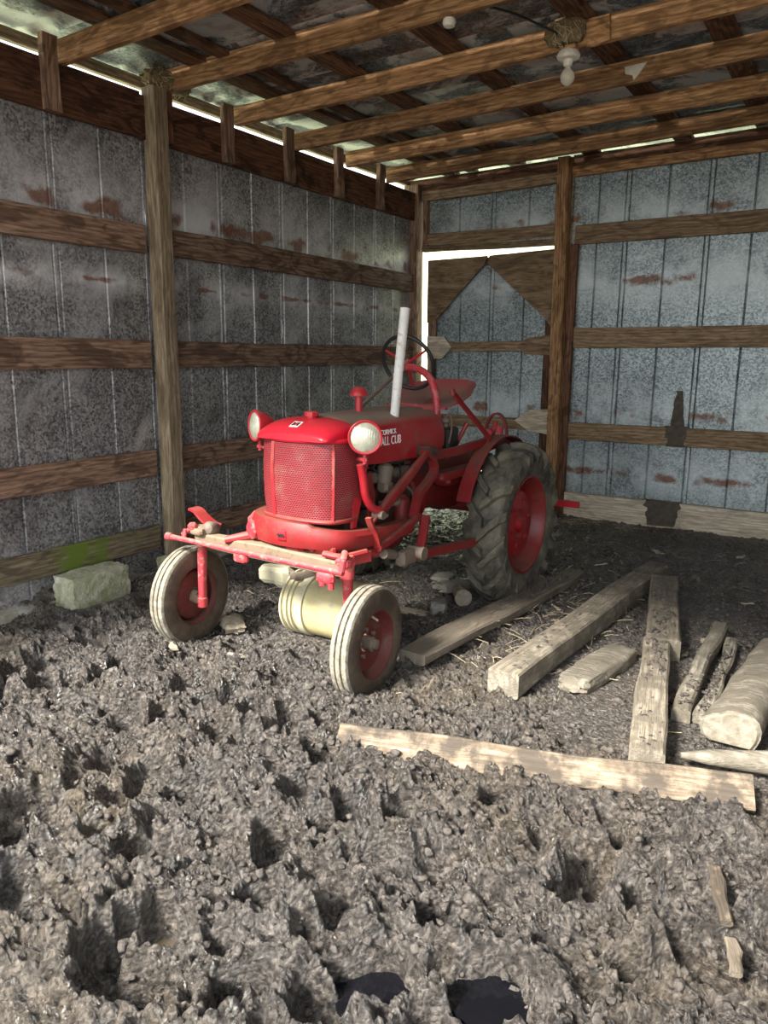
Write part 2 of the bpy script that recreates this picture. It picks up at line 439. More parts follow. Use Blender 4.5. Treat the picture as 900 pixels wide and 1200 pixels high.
def mud_mat():
    m, nt, b = newmat('churned_wet_mud'); T = NT(nt)
    tc = T.n('ShaderNodeTexCoord'); co = tc.outputs['Object']
    n1 = T.noise(co, 1.1, 6, .6, .5); n2 = T.noise(co, 30, 8, .75, .8); n3 = T.noise(co, 120, 5, .7)
    vo = T.n('ShaderNodeTexVoronoi', Vector=co, Scale=62.0).outputs['Distance']
    col = T.ramp(n2, [(.37, (.013, .0112, .010)), (.5, (.088, .076, .067)), (.63, (.27, .238, .210))])
    col = T.mix(T.ramp(n1, [(.48, 0.0), (.68, .65)]), col, T.ramp(n2, [(.36, (.034, .026, .016)), (.64, (.25, .195, .130))]))
    T.link(col, b.inputs['Base Color'])
    wet = T.ramp(T.noise(co, 5.0, 6, .7), [(.38, .16), (.60, .50)])
    T.link(wet, b.inputs['Roughness'])
    b.inputs['Specular IOR Level'].default_value = .95
    h = T.math('ADD', T.math('ADD', n2, T.math('MULTIPLY', n3, .5)), T.math('MULTIPLY', vo, -.7))
    T.bump(h, 1.0, .028, b)
    return m
MUD = mud_mat()
CLOD = plain('mud_clod', (.042, .035, .030), .4, 0, 60, .9, (.15, .128, .110), 25, None, .8)
def water():
    m, nt, b = newmat('dark_puddle_water')
    b.inputs['Base Color'].default_value = (.006, .006, .008, 1); b.inputs['Roughness'].default_value = .04
    b.inputs['IOR'].default_value = 1.33
    return m
WATER = water()
GRASS = plain('sunlit_grass', (.42, .48, .28), .8, 0, 20, .5, (.52, .58, .40), 3)
YARD = plain('muddy_yard', (.20, .18, .15), .9, 0, 20, .5, (.28, .25, .20), 3)

# ------------------------------------------------------------------ floor of churned mud
def grid_axis(a, b, pts):
    """non-uniform axis: pts = [(coord, spacing)]"""
    out = [a]; x = a
    cs = [p[0] for p in pts]; ss = [p[1] for p in pts]
    while x < b:
        x += float(np.interp(x, cs, ss)); out.append(min(x, b))
    return np.array(out)
gx = grid_axis(-4.60, 2.6, [(-4.4, .022), (-3, .010), (-1.9, .0065), (-.1, .0065), (.6, .03), (2.6, .08)])
gy = grid_axis(-2.5, 7.9, [(-2.5, .12), (.3, .05), (.9, .0065), (2.4, .0065), (3.6, .010), (5.5, .020), (7.9, .045)])
def sstep(x, a, b):
    t = np.clip((x-a)/(b-a), 0, 1); return t*t*(3-2*t)
def worley(x, y, seed):
    """rounded clods with sharp creases and a random height per cell, 0..1"""
    ix = np.floor(x); iy = np.floor(y); best = np.zeros_like(x)
    for dx in (-1, 0, 1):
        for dy in (-1, 0, 1):
            cx, cy = ix+dx, iy+dy
            px = cx+.15+.7*_hash(cx, cy, seed); py = cy+.15+.7*_hash(cx, cy, seed+101)
            rr = .45+.55*_hash(cx, cy, seed+202); hh = .25+.75*_hash(cx, cy, seed+303)
            d2 = ((x-px)**2+(y-py)**2)/(rr*rr)
            best = np.maximum(best, hh*np.sqrt(np.maximum(0, 1-d2)))
    return best
def mud_height(X, Y):
    calm = sstep(Y, 3.0, 4.9)*.72                                  # quieter dirt towards the back
    calm = np.maximum(calm, sstep(X, -1.9, -1.1)*sstep(Y, 3.0, 3.7)*.66)
    k = 1-calm
    wx = X+.05*pnoise(X*6, Y*6, 31)+.012*pnoise(X*27, Y*27, 33); wy = Y+.05*pnoise(X*6, Y*6, 57)+.012*pnoise(X*27, Y*27, 59)
    h = .035*pnoise(X*1.1, Y*1.1, 1)*k + .060*k*pnoise(wx*2.7, wy*2.7, 2)
    h += k*.050*np.abs(pnoise(wx*6.5, wy*6.5, 3))
    patch = .35+.65*sstep(pnoise(X*2.3, Y*2.3, 12), -.25, .3)       # some places smeared, some crumbly
    h += k*.034*patch*worley(wx*11, wy*11, 4)
    h += (k*.034*patch+.008)*worley(wx*23, wy*23, 5)
    h += (k*.021+.010)*worley(wx*46, wy*46, 6)
    h += (k*.007+.003)*np.abs(pnoise(X*80, Y*80, 8))
    return h-.045*k
GX, GY = np.meshgrid(gx, gy)
GZ = mud_height(GX, GY)
rs = np.random.RandomState(11)
def stamp(cx, cy, rx, ry, ang, depth, rim):
    R = max(rx, ry)*2.3
    i0, i1 = np.searchsorted(gx, (cx-R, cx+R)); j0, j1 = np.searchsorted(gy, (cy-R, cy+R))
    if i1 <= i0 or j1 <= j0: return
    x = GX[j0:j1, i0:i1]-cx; y = GY[j0:j1, i0:i1]-cy
    u = (x*math.cos(ang)+y*math.sin(ang))/rx; v = (-x*math.sin(ang)+y*math.cos(ang))/ry
    wob = 1+.28*pnoise(x*14+cx*7, y*14+cy*7, 77)
    d = np.sqrt(u*u+v*v)*wob
    GZ[j0:j1, i0:i1] += -depth*np.exp(-d**6) + rim*np.exp(-((d-1.35)/.35)**2)*(1+.9*pnoise(x*22, y*22, 5)) - GZ[j0:j1, i0:i1]*.55*np.exp(-d**6)
n_prints = 0
while n_prints < 235:
    px_, py_ = rs.uniform(-4.1, .9), rs.uniform(.8, 4.0)
    if py_ > 2.35 and px_ > -1.9 and rs.rand() < .7: continue
    if py_ > 2.9 and rs.rand() < .55: continue
    if -3.4 < px_ < -1.7 and py_ > 2.55 and rs.rand() < .8: continue
    near = 1.0 if py_ < 2.6 else .6
    stamp(px_, py_, rs.uniform(.045, .085), rs.uniform(.06, .11), rs.uniform(0, PI), near*rs.uniform(.05, .15), near*rs.uniform(.004, .022))
    n_prints += 1
PUDDLES = [(-.92, 1.44, .10, .075), (-.67, 1.57, .115, .07), (-1.42, 1.05, .10, .06), (-1.19, 1.23, .07, .05), (-1.57, 1.30, .045, .03), (-1.33, 1.30, .045, .035)]
for q, (a, b_, c_, d_) in enumerate(PUDDLES):
    stamp(a, b_, c_*1.05, d_*1.1, .5, .12 if q < 4 else .10, .012)
# flatten where the wheels, timbers and blocks sit
def flat(x0, x1, y0, y1, z, soft=.08):
    w = sstep(GX, x0-soft, x0)*(1-sstep(GX, x1, x1+soft))*sstep(GY, y0-soft, y0)*(1-sstep(GY, y1, y1+soft))
    GZ[:] = GZ*(1-w*.85) + z*w*.85
flat(-2.05, -1.78, 4.4, 4.9, .0); flat(-3.2, -2.95, 4.4, 4.9, .0)
flat(-1.42, -1.18, 3.2, 5.6, .0, .05); flat(-2.75, -2.2, 3.15, 3.5, -.01); flat(-4.15, -3.9, 2.75, 3.25, .01)
flat(-.98, -.55, 2.95, 5.2, .0, .05); flat(-.6, .3, 3.0, 4.4, .0, .1)
GZ += .05*np.exp(-(((GX+1.72)/.10)**2+((GY-2.88)/.16)**2))*1.0       # mud banked against the front wheels
GZ += .05*np.exp(-(((GX+1.98)/.14)**2+((GY-2.62)/.10)**2))
GZ += .04*np.exp(-(((GX+3.15)/.16)**2+((GY-2.66)/.10)**2))
nx, ny = len(gx), len(gy)
idx = np.arange(nx*ny).reshape(ny, nx)
quads = np.stack([idx[:-1, :-1], idx[:-1, 1:], idx[1:, 1:], idx[1:, :-1]], -1).reshape(-1, 4)
def np_mesh(name, verts, quads_):
    me = bpy.data.meshes.new(name)
    me.vertices.add(len(verts)); me.vertices.foreach_set('co', verts.astype(np.float32).ravel())
    k = quads_.shape[1]
    me.loops.add(quads_.size); me.loops.foreach_set('vertex_index', quads_.astype(np.int32).ravel())
    me.polygons.add(len(quads_)); me.polygons.foreach_set('loop_start', np.arange(0, quads_.size, k, dtype=np.int32))
    me.update(calc_edges=True); me.validate()
    return me
fme = np_mesh('floor', np.stack([GX, GY, GZ], -1).reshape(-1, 3), quads)
fme.shade_smooth(); fme.materials.append(MUD)
floor = bpy.data.objects.new('floor', fme); COL.objects.link(floor)
tag(floor, 'churned dark mud floor full of hoof holes', None, None, 'structure')
def gz(x, y):
    i = min(max(int(np.searchsorted(gx, x)), 1), nx-1); j = min(max(int(np.searchsorted(gy, y)), 1), ny-1)
    return float(GZ[j, i])

# loose crumbs of mud: uncountable, one object
ico_v = []; t_ = (1+5**.5)/2
for p in ((-1, t_, 0), (1, t_, 0), (-1, -t_, 0), (1, -t_, 0), (0, -1, t_), (0, 1, t_), (0, -1, -t_), (0, 1, -t_), (t_, 0, -1), (t_, 0, 1), (-t_, 0, -1), (-t_, 0, 1)):
    ico_v.append(p)
ico_v = np.array(ico_v)/np.linalg.norm(ico_v[0])
ico_f = np.array([(0, 11, 5), (0, 5, 1), (0, 1, 7), (0, 7, 10), (0, 10, 11), (1, 5, 9), (5, 11, 4), (11, 10, 2), (10, 7, 6), (7, 1, 8), (3, 9, 4), (3, 4, 2), (3, 2, 6), (3, 6, 8), (3, 8, 9), (4, 9, 5), (2, 4, 11), (6, 2, 10), (8, 6, 7), (9, 8, 1)])
def scatter(name, n, region, smin, smax, mat, parent, label, seed, dens=None):
    r = np.random.RandomState(seed); V = []; F = []; k = 0
    while k < n:
        x, y = r.uniform(region[0], region[1]), r.uniform(region[2], region[3])
        if dens and r.rand() > dens(x, y): continue
        s = smin+(smax-smin)*r.rand()**2.5
        v = ico_v*(1+r.uniform(-.5, .45, (12, 1)))*np.array([s, s*r.uniform(.6, 1.2), s*r.uniform(.5, .9)])
        a = r.uniform(0, 6.28); c, q = math.cos(a), math.sin(a)
        v = np.stack([v[:, 0]*c-v[:, 1]*q, v[:, 0]*q+v[:, 1]*c, v[:, 2]], -1)+np.array([x, y, gz(x, y)+s*.05])
        V.append(v); F.append(ico_f+12*k); k += 1
    me = np_mesh(name, np.concatenate(V), np.concatenate(F)); me.materials.append(mat); me.shade_smooth()
    o = bpy.data.objects.new(name, me); COL.objects.link(o); setpar(o, parent)
    tag(o, label, None, None, 'stuff'); return o
scatter('mud_crumbs', 18000, (-4.1, .6, 1.0, 7.1), .004, .021, CLOD, floor, 'loose crumbs of dark mud', 3,
        lambda x, y: 1.0)

for q, (a, b_, c_, d_) in enumerate(PUDDLES):
    m = MB(); r = random.Random(q)
    ring = [(a+c_*1.25*math.cos(t*PI/12)*r.uniform(.92, 1.05), b_+d_*1.35*math.sin(t*PI/12)*r.uniform(.92, 1.05), 0) for t in range(24)]
    zl = gz(a, b_)+(.045 if q < 4 else .03)
    m.loft([[Vector((x, y, zl-.03)) for x, y, _ in ring], [Vector((x, y, zl)) for x, y, _ in ring]])
    o = m.build('puddle', WATER, None, 0)
    tag(o, ('black puddle in a rounded hole in the mud', 'largest black puddle with jagged mud edges', 'black water pooled at the deepest footprints', 'narrow black water between two mud ridges', 'small murky brown puddle in a hoof print', 'small murky brown puddle in a hoof print')[q], 'puddle', 'puddles in the mud')
    if q >= 4: o.data.materials[0] = plain('murky_brown_water', (.085, .068, .045), .08)

# outside: ground and grassy bank seen through the gaps
m = MB(); m.add([(-40, -40, -.35), (40, -40, -.35), (40, 40, -.35), (-40, 40, -.35)], [(0, 1, 2, 3)])
tag(m.build('ground_outside', YARD, None, 0), None, None, None, 'structure')
m = MB(); rings = []
r = random.Random(5)
for k, (d, z) in enumerate(((1.2, -.34), (2.2, .1), (3.4, .7), (5, 1.5), (7, 2.3), (9, 2.5))):
    row = []
    for i in range(60):
        s = i/59
        if s < .5: p = (XL-d-.4*r.random(), -6+(YB+d+6)*s*2)
        else: p = (XL-d+(8.5+d)*(s-.5)*2, YB+d+.4*r.random())
        row.append(Vector((p[0], p[1], z*(1 if s < .45 else 1.75)+r.uniform(-.18, .18))))
    rings.append(row)
m.loft(rings, False)
tag(m.build('grass_bank_outside', GRASS, None, 60), None, None, None, 'structure')

# ------------------------------------------------------------------ walls
def rib_panel(name, org, along, inward, width, z0, z1, mat, parent, seed, single=True, half=0):
    """one steel sheet: V ribs at its two edges (pairs with the neighbour) and one in the middle"""
    rnd = random.Random(seed); o_ = Vector(org); A = Vector(along); I = Vector(inward)
    prof = [(0, 0), (.012, 0), (.020, -.016), (.028, 0)]
    n = 7
    for i in range(1, n): prof.append((.028+(width/2-.038)*i/n, 0))
    prof += [(width/2-.010, 0), (width/2-.001, -.017), (width/2+.010, 0)]
    for i in range(1, n): prof.append((width/2+.010+(width/2-.038)*i/n, 0))
    prof += [(width-.028, 0), (width-.020, -.016), (width-.012, 0), (width, 0)]
    rings = []
    for j in range(15):
        z = z0+(z1-z0)*j/14
        rings.append([o_+A*u+I*(d+.0035*math.sin(u*9+j*.9+seed)*math.cos(j*1.3+seed*2)*(0 if d else 1)+rnd.uniform(-.0012, .0012))+Vector((0, 0, z)) for u, d in prof])
    back = [[p-I*.004 for p in r] for r in rings]
    m = MB(); m.loft(rings, False); m.loft([list(reversed(r)) for r in back], False)
    return m.build(name, mat, parent, 50)

wall_left = tag(empty('wall_left', (XL, 4, 0)), None, None, None, 'structure')
PW = .705
k = 0; y = 3.04-PW*4
while y < YB-.02:
    w = min(PW, YB-y)
    z0 = -.12 if y < 6.4 else .50
    if w > .3: rib_panel('steel_panel', (XL, y, 0), (0, 1, 0), (1, 0, 0), w, z0, 3.16, S_LEFT, wall_left, k)
    else: rib_panel('steel_panel', (XL, y, 0), (0, 1, 0), (1, 0, 0), w, z0, 3.16, S_LEFT, wall_left, k)
    y += PW; k += 1
for (z, w, mm, y1) in ((2.31, .18, W_GIRT, 7.33), (1.555, .185, W_GIRT, 7.33), (.81, .18, W_GIRT, 7.33), (.28, .165, W_MOSS, 6.5)):
    board('girt', (XL+.036, YF, z+.005), (XL+.036, 3.69, z-.003), (0, 0, 1), w, .036, mm, wall_left, 10)
    board('girt', (XL+.036, 3.86, z), (XL+.036, y1, z-.002), (0, 0, 1), w, .036, W_GIRT, wall_left, 10)
board('header_board', (XL+.03, YF, 3.065), (XL+.03, 3.70, 3.08), (0, 0, 1), .28, .04, W_HEAD, wall_left, 10)
board('header_board', (XL+.03, 3.70, 3.07), (XL+.03, 7.42, 3.06), (0, 0, 1), .27, .04, W_HEAD, wall_left, 10)
board('post', (XL+.095, 3.785, -.1), (XL+.085, 3.795, 3.25), (0, 1, 0), .112, .118, W_POST, wall_left, 10, .002)
board('splice_block', (XL+.115, 3.875, 2.93), (XL+.115, 3.875, 3.25), (0, 1, 0), .05, .05, W_HEAD, wall_left, 4)
for yb in (2.32, 3.035, 4.48, 5.185, 5.87, 6.55):
    board('rafter_block', (XL+.075, yb, 2.93), (XL+.075, yb, 3.33), (0, 1, 0), .10, .045, W_GIRT, wall_left, 4)
board('curb_stone', (XL+.02, YF, -.02), (XL+.02, 6.5, -.02), (1, 0, 0), .19, .13, CURB, wall_left, 20, .012)

wall_back = tag(empty('wall_back', (-1, YB, 0)), None, None, None, 'structure')
x = -2.09-PW; k = 50
while x < XR:
    z0 = -.1
    x0 = x; w = PW
    if x0 < -2.62: w = x0+PW+2.62; x0 = -2.62
    if w > .3: rib_panel('steel_panel', (x0, YB, 0), (1, 0, 0), (0, -1, 0), w, z0, 3.40, S_BACK, wall_back, k)
    x += PW; k += 1
for i in range(2): rib_panel('steel_panel', (-4.16+i*.75, YB, 0), (1, 0, 0), (0, -1, 0), .75, 2.66, 3.33, S_BACK, wall_back, 80+i)
for z, w in ((2.685, .175), (1.745, .185), (.855, .165)):
    board('girt', (-2.55, YB-.036, z), (XR, YB-.036, z+.01), (0, 0, 1), w, .036, W_BACK, wall_back, 10)
board('bottom_board', (-2.55, YB-.045, .125), (XR, YB-.045, .13), (0, 0, 1), .25, .05, W_PALE, wall_back, 10, .006)
board('top_plate', (-4.2, YB-.045, 3.175), (-2.72, YB-.045, 3.205), (0, 0, 1), .10, .05, W_BACK, wall_back, 8)
board('top_plate', (-2.60, YB-.045, 3.235), (XR, YB-.045, 3.335), (0, 0, 1), .085, .05, W_RAFT, wall_back, 10)
board('top_plate', (-4.42, YB-.030, 3.283), (XR, YB-.030, 3.425), (0, 0, 1), .115, .05, W_PURL, wall_back, 10)
board('post', (-2.625, YB-.10, -.1), (-2.655, YB-.10, 3.36), (1, 0, 0), .115, .12, W_RAFT, wall_back, 8)
board('stud', (-2.535, YB-.06, -.1), (-2.545, YB-.06, 2.60), (1, 0, 0), .07, .05, W_PURL, wall_back, 8)
board('corner_post', (-4.255, YB-.09, -.1), (-4.275, YB-.09, 3.28), (1, 0, 0), .15, .13, W_GIRT, wall_back, 8)
board('door_jamb', (-4.155, YB-.05, 2.66), (-4.15, YB-.05, 3.13), (1, 0, 0), .05, .06, W_GIRT, wall_back, 4)
board('door_header', (-4.17, YB-.05, 2.745), (-2.70, YB-.05, 2.735), (0, 0, 1), .115, .04, W_BACK, wall_back, 6)
board('door_header', (-4.17, YB-.065, 2.645), (-2.70, YB-.065, 2.63), (0, 0, 1), .055, .075, W_BACK, wall_back, 6)
board('door_stop', (-2.72, YB-.07, 2.68), (-2.72, YB-.07, 3.2), (1, 0, 0), .04, .05, W_RAFT, wall_back, 4)

# the askew door in the corner
door = tag(empty('door_1', (-3.4, YB, 0)), None, None, None, 'structure')
DY = YB+.0
rib_panel('steel_panel', (-4.10, DY, 0), (1, 0, 0), (0, -1, 0), .70, .42, 2.53, S_BACK, door, 91)
rib_panel('steel_panel', (-3.40, DY, 0), (1, 0, 0), (0, -1, 0), .70, .42, 2.56, S_BACK, door, 92)
def plate(name, pts, y, t, mat, parent):
    m = MB(); m.loft([[Vector((a, y-t, b)) for a, b in pts], [Vector((a, y, b)) for a, b in pts]])
    return m.build(name, mat, parent, 0)
board('door_stile', (-4.055, DY-.035, .42), (-4.055, DY-.035, 2.53), (1, 0, 0), .09, .04, W_GIRT, door, 6)
board('door_stile', (-2.755, DY-.035, .42), (-2.755, DY-.035, 2.555), (1, 0, 0), .09, .04, W_PURL, door, 6)
board('door_rail', (-4.0, DY-.035, 1.655), (-2.80, DY-.035, 1.665), (0, 0, 1), .10, .04, W_BACK, door, 6)
board('door_rail', (-4.0, DY-.035, .885), (-2.80, DY-.035, .895), (0, 0, 1), .115, .04, W_BACK, door, 6)
board('door_rail', (-4.0, DY-.035, 2.49), (-2.80, DY-.035, 2.51), (0, 0, 1), .07, .04, W_PURL, door, 6)
plate('gusset', [(-4.11, 2.535), (-4.11, 1.90), (-3.99, 1.94), (-3.47, 2.46), (-3.43, 2.545)], DY-.056, .014, W_PLY, door)
plate('gusset', [(-3.41, 2.545), (-3.43, 2.47), (-2.80, 1.93), (-2.72, 1.83), (-2.70, 2.57)], DY-.056, .014, W_PLY, door)
plate('splice_plate', [(-4.10, 1.765), (-4.10, 1.53), (-3.92, 1.53), (-3.81, 1.65), (-3.90, 1.755)], DY-.056, .016, W_PALE, door)
plate('splice_plate', [(-2.70, 1.775), (-2.69, 1.575), (-3.0, 1.585), (-3.07, 1.665), (-2.98, 1.74)], DY-.056, .016, W_BACK, door)
plate('splice_plate', [(-2.68, 1.055), (-2.67, .80), (-2.92, .83), (-3.07, .925), (-2.90, 1.04)], DY-.056, .016, W_PALE, door)

# right wall (out of view) keeps the shed closed on that side
wall_right = tag(empty('wall_right', (XR, 4, 0)), None, None, None, 'structure')
y = YF; k = 120
while y < YB-.02:
    rib_panel('steel_panel', (XR, y, 0), (0, 1, 0), (-1, 0, 0), min(PW, YB-y), -.1, 3.45, S_LEFT, wall_right, k); y += PW; k += 1
for z in (2.3, 1.55, .8, .28):
    board('girt', (XR-.036, YF, z), (XR-.036, YB-.05, z), (0, 0, 1), .18, .036, W_GIRT, wall_right, 8)

# ------------------------------------------------------------------ roof
def rz(x): return 3.20+.022*(x+4.2)
ceiling = tag(empty('ceiling', (-1, 4, 3.3)), None, None, None, 'structure')
for i, yr in enumerate((1.0, 1.72, 2.44, 3.13, 3.88, 4.60, 5.29, 6.02, 6.70)):
    off = (0, 0, 0, .005, .035, .015, -.01, .0, -.005)[i]
    x0 = XL+.055 if i != 4 else XL+.04
    board('rafter', (x0, yr, rz(x0)+.065+off), (XR, yr-.01, rz(XR)+.065+off*.5), (0, 0, 1), .13, .048, W_RAFT, ceiling, 12, .004)
for i, xp in enumerate((-3.86, -3.63, -3.15, -2.42, -1.62, -.97, -.28, .42, 1.1, 1.8)):
    zz = rz(xp)+.13+.018+.012
    board('purlin', (xp+.02, YF-.1, zz), (xp-.03, YB+.02, zz), (1, 0, 0), .155 if i != 1 else .10, .03, W_PURL, ceiling, 10, .003)
board('eave_board', (XL-.10, YF-.1, 3.330), (XL-.10, YB+.1, 3.322), (0, 0, 1), .072, .045, W_POST, ceiling, 12, .004)
def roof_sheet(y0, y1, x0, x1, seed, dz=0):
    rnd = random.Random(seed); n = int((y1-y0)/.055)
    rings = []
    for j in range(9):
        xx = x0+(x1-x0)*j/8
        rings.append([Vector((xx, y0+(y1-y0)*i/n, rz(xx)+.178+dz+(.016 if i % 5 == 0 else 0)+rnd.uniform(-.002, .002))) for i in range(n+1)])
    m = MB(); m.loft(rings, False); m.loft([[p+Vector((0, 0, .004)) for p in reversed(r)] for r in rings], False)
    return m.build('roof_sheet', S_ROOF, ceiling, 40)
y = YF-.25; k = 0
while y < YB+.2:
    roof_sheet(y, min(y+.70, YB+.3), XL-.30, -.6, k); roof_sheet(y, min(y+.70, YB+.3), -.75, XR+.3, k+100, .006)
    y += .69; k += 1

# ------------------------------------------------------------------ tractor (heading towards -Y; +X is its left)
HX = -2.36
tr = empty('tractor', (-2.5, 3.8, 0))
tag(tr, 'small vintage red farm tractor with dusty hood parked in the mud', 'tractor')
P = lambda m, name, mat, parent=tr, smooth=35: m.build(name, mat, parent, smooth)

# --- wheels
def front_wheel(cx, cy, cz, steer, side):
    """side +1: outside faces +X"""
    ax = Vector((math.cos(steer)*side, math.sin(steer)*side, 0)); c = Vector((cx, cy, cz))
    m = MB()     # dished rim, outer side
    m.lathe([(-.045, .165), (-.045, .172), (-.02, .150), (.02, .150), (.045, .172), (.050, .172), (.050, .164), (.022, .142), (.005, .135), (-.012, .10), (-.012, .045), (-.030, .045), (-.030, .10), (-.012, .132)], c, ax, 40, caps=False)
    w = P(m, 'front_wheel', WHEEL_RUST)
    m = MB(); R = .275
    prof = [(-.048, .165), (-.056, .185), (-.060, .215), (-.055, .245), (-.047, .262), (-.043, R-.004), (-.040, R), (-.020, R+.002), (-.017, R-.010), (-.013, R-.010), (-.010, R+.003), (.010, R+.003), (.013, R-.010), (.017, R-.010), (.020, R+.002), (.040, R), (.043, R-.004), (.047, .262), (.055, .245), (.060, .215), (.056, .185), (.048, .165)]
    m.lathe(prof, c, ax, 56, caps=False)
    t = m.build('tire', TIRE_S, w, 25)
    t.data.materials.append(TIRE_F)
    for p in t.data.polygons:
        loc = t.data.vertices[p.vertices[0]].co + t.location
        rr = [((t.data.vertices[v].co + t.location - c) - ax*((t.data.vertices[v].co + t.location - c).dot(ax))).length for v in p.vertices]
        if min(rr) > .258: p.material_index = 1
    m = MB(); m.lathe([(-.06, .0), (-.06, .030), (.0, .034), (.030, .034), (.036, .026), (.052, .024), (.055, .0)], c, ax, 18); m.build('hub', IRON if side > 0 else TAN_IRON, w)
    for k in range(5):
        a = 2*PI*k/5+.4; u = Vector((-ax.y, ax.x, 0)); q = c+ax*.0+(u*math.cos(a)+Vector((0, 0, 1))*math.sin(a))*.068
        m = MB(); m.lathe([(-.014, .0), (-.014, .011), (.004, .011), (.006, .0)], q, ax, 6); m.build('lug_bolt', IRON, w, 0)
    m = MB(); m.tube([c+ax*.02+Vector((0, 0, .135)), c+ax*.055+Vector((0, 0, .120))], .006, 8); m.build('valve_stem', SCREENLINE, w)
    return w
front_wheel(-1.905, 2.885, .225, .07, 1)
front_wheel(-3.125, 2.925, .235, .07, -1)

def rear_wheel(cx, cy, cz, side):
    c = Vector((cx, cy, cz)); ax = Vector((side, 0, 0))
    m = MB()
    m.lathe([(-.10, .300), (-.10, .325), (-.07, .305), (.07, .305), (.10, .325), (.108, .325), (.108, .312), (.075, .288), (-.02, .280), (-.05, .255)], c, ax, 56, caps=False)
    w = P(m, 'rear_wheel', RED_DARK)
    m = MB()
    m.lathe([(-.055, .27), (-.045, .27), (-.010, .235), (.038, .215), (.046, .20), (.046, .10), (.020, .085), (.02, .0), (0, .0), (0, .085), (.02, .20), (-.06, .262)], c, ax, 48, caps=False)
    m.build('wheel_disc', RED_MID, w)
    m = MB(); m.lathe([(-.05, .0), (-.05, .075), (.032, .075), (.038, .055), (.075, .050), (.080, .03), (.080, .0)], c, ax, 24); m.build('hub', RED_MID, w)
    for k in range(6):
        a = 2*PI*k/6+.2; q = c+Vector((0, math.cos(a), math.sin(a)))*.145+ax*.046
        m = MB(); m.lathe([(-.01, .0), (-.01, .016), (.014, .016), (.018, .0)], q, ax, 6); m.build('wheel_bolt', RED_RUST, w, 0)
    m = MB(); R = .500
    prof = [(-.098, .318), (-.112, .345), (-.122, .385), (-.122, .425), (-.112, .462), (-.085, .486), (-.05, .497), (0, R), (.05, .497), (.085, .486), (.112, .462), (.122, .425), (.122, .385), (.112, .345), (.098, .318)]
    m.lathe(prof, c, ax, 72, caps=False)
    NL = 17
    for sd in (-1, 1):
        for k in range(NL):
            a0 = 2*PI*(k+(.5 if sd > 0 else 0))/NL; st = []
            for s, u, rad, hgt in ((0, -.014, R, .036), (.25, .03, .499, .038), (.5, .062, .494, .038), (.78, .098, .476, .038), (1.0, .120, .445, .030), (1.1, .124, .405, .006)):
                a = a0 - .30*s
                hw = .023+.006*s
                tmid = Vector((0, -math.sin(a), math.cos(a))); rad_v = Vector((0, math.cos(a), math.sin(a)))
                out = (rad_v*(1-.75*max(0, s-.6)) + ax*sd*(1.6*max(0, s-.6))).normalized()
                base = c + rad_v*(rad-.012) + ax*(sd*u); top = c + rad_v*rad + ax*(sd*u) + out*hgt
                st.append([base-tmid*hw*1.25, top-tmid*hw, top+tmid*hw, base+tmid*hw*1.25])
            m.loft(st)
    m.build('tire', TIRE_R, w, 28)
    return w
rear_wheel(-1.930, 4.66, .485, 1)
rear_wheel(-3.09, 4.66, .485, -1)

# --- front axle and steering
m = MB(); m.loft([[Vector((x, 2.9+dy*wy, z+dz*h)) for dy, dz in ((-1, -1), (1, -1), (1, .8), (.8, 1), (-.8, 1), (-1, .8))] for x, z, wy, h in ((-3.02, .585, .030, .032), (-2.80, .580, .036, .036), (-2.5, .580, .042, .040), (-2.2, .568, .038, .038), (-2.02, .562, .032, .032))])
P(m, 'front_axle', TAN_IRON)
for sx, zz in ((-2.995, .60), (-2.035, .575)):
    m = MB(); m.lathe([(-.055, .0), (-.055, .036), (.045, .038), (.055, .030), (.055, 0)], (sx, 2.9, zz), (0, 0, 1), 16)
    m.cbox((sx+.01, 2.87, zz+.03), (.09, .06, .035), .01)
    P(m, 'steering_knuckle', PINK_RED if sx > -2.5 else TAN_IRON)
    m = MB(); s = 1 if sx > -2.5 else -1
    m.tube([(sx, 2.9, zz-.03), (sx+.006*s, 2.9, .42), (sx+.014*s, 2.9, .235)], [.027, .025, .023], 14)
    m.lathe([(-.03, .0), (-.03, .028), (.02, .030), (.03, .02)], (sx+.015*s, 2.9, .225), (0, 0, 1), 14)
    P(m, 'spindle', PINK_RED)
    m = MB(); m.tube([(sx+.0*s, 2.9, .225), (sx+.11*s, 2.905, .228)], [.028, .024], 14); P(m, 'stub_axle', TAN_IRON)
m = MB(); m.tube([(-3.125, 2.80, .592), (-3.10, 2.80, .594), (-2.55, 2.79, .585), (-1.98, 2.79, .578)], [.018, .014, .014, .015], 12)
m.lathe([(0, .0), (0, .020), (.035, .022), (.05, .0)], (-3.12, 2.80, .594), (-1, 0, 0), 12)
P(m, 'tie_rod', PINK_RED)
m = MB(); m.cbox((-2.62, 2.80, .555), (.09, .035, .05), .01); P(m, 'tie_rod_clamp', PINK_RED)
m = MB(); m.cbox((-2.08, 2.79, .54), (.10, .04, .05), .012); m.lathe([(0, .0), (0, .016), (.05, .016), (.05, .0)], (-2.10, 2.79, .50), (0, 0, 1), 10); m.lathe([(0, .0), (0, .016), (.05, .016), (.05, .0)], (-2.05, 2.79, .49), (0, 0, 1), 10)
P(m, 'tie_rod_bracket', PINK_RED)
m = MB(); m.tube([(-2.02, 2.87, .63), (-2.0, 2.83, .66), (-1.985, 2.80, .64), (-1.99, 2.79, .585)], .017, 10); P(m, 'steering_arm', PINK_RED)
m = MB(); m.tube([(-3.02, 2.88, .62), (-3.05, 2.83, .63), (-3.03, 2.80, .59)], .015, 10); P(m, 'steering_arm', PINK_RED)
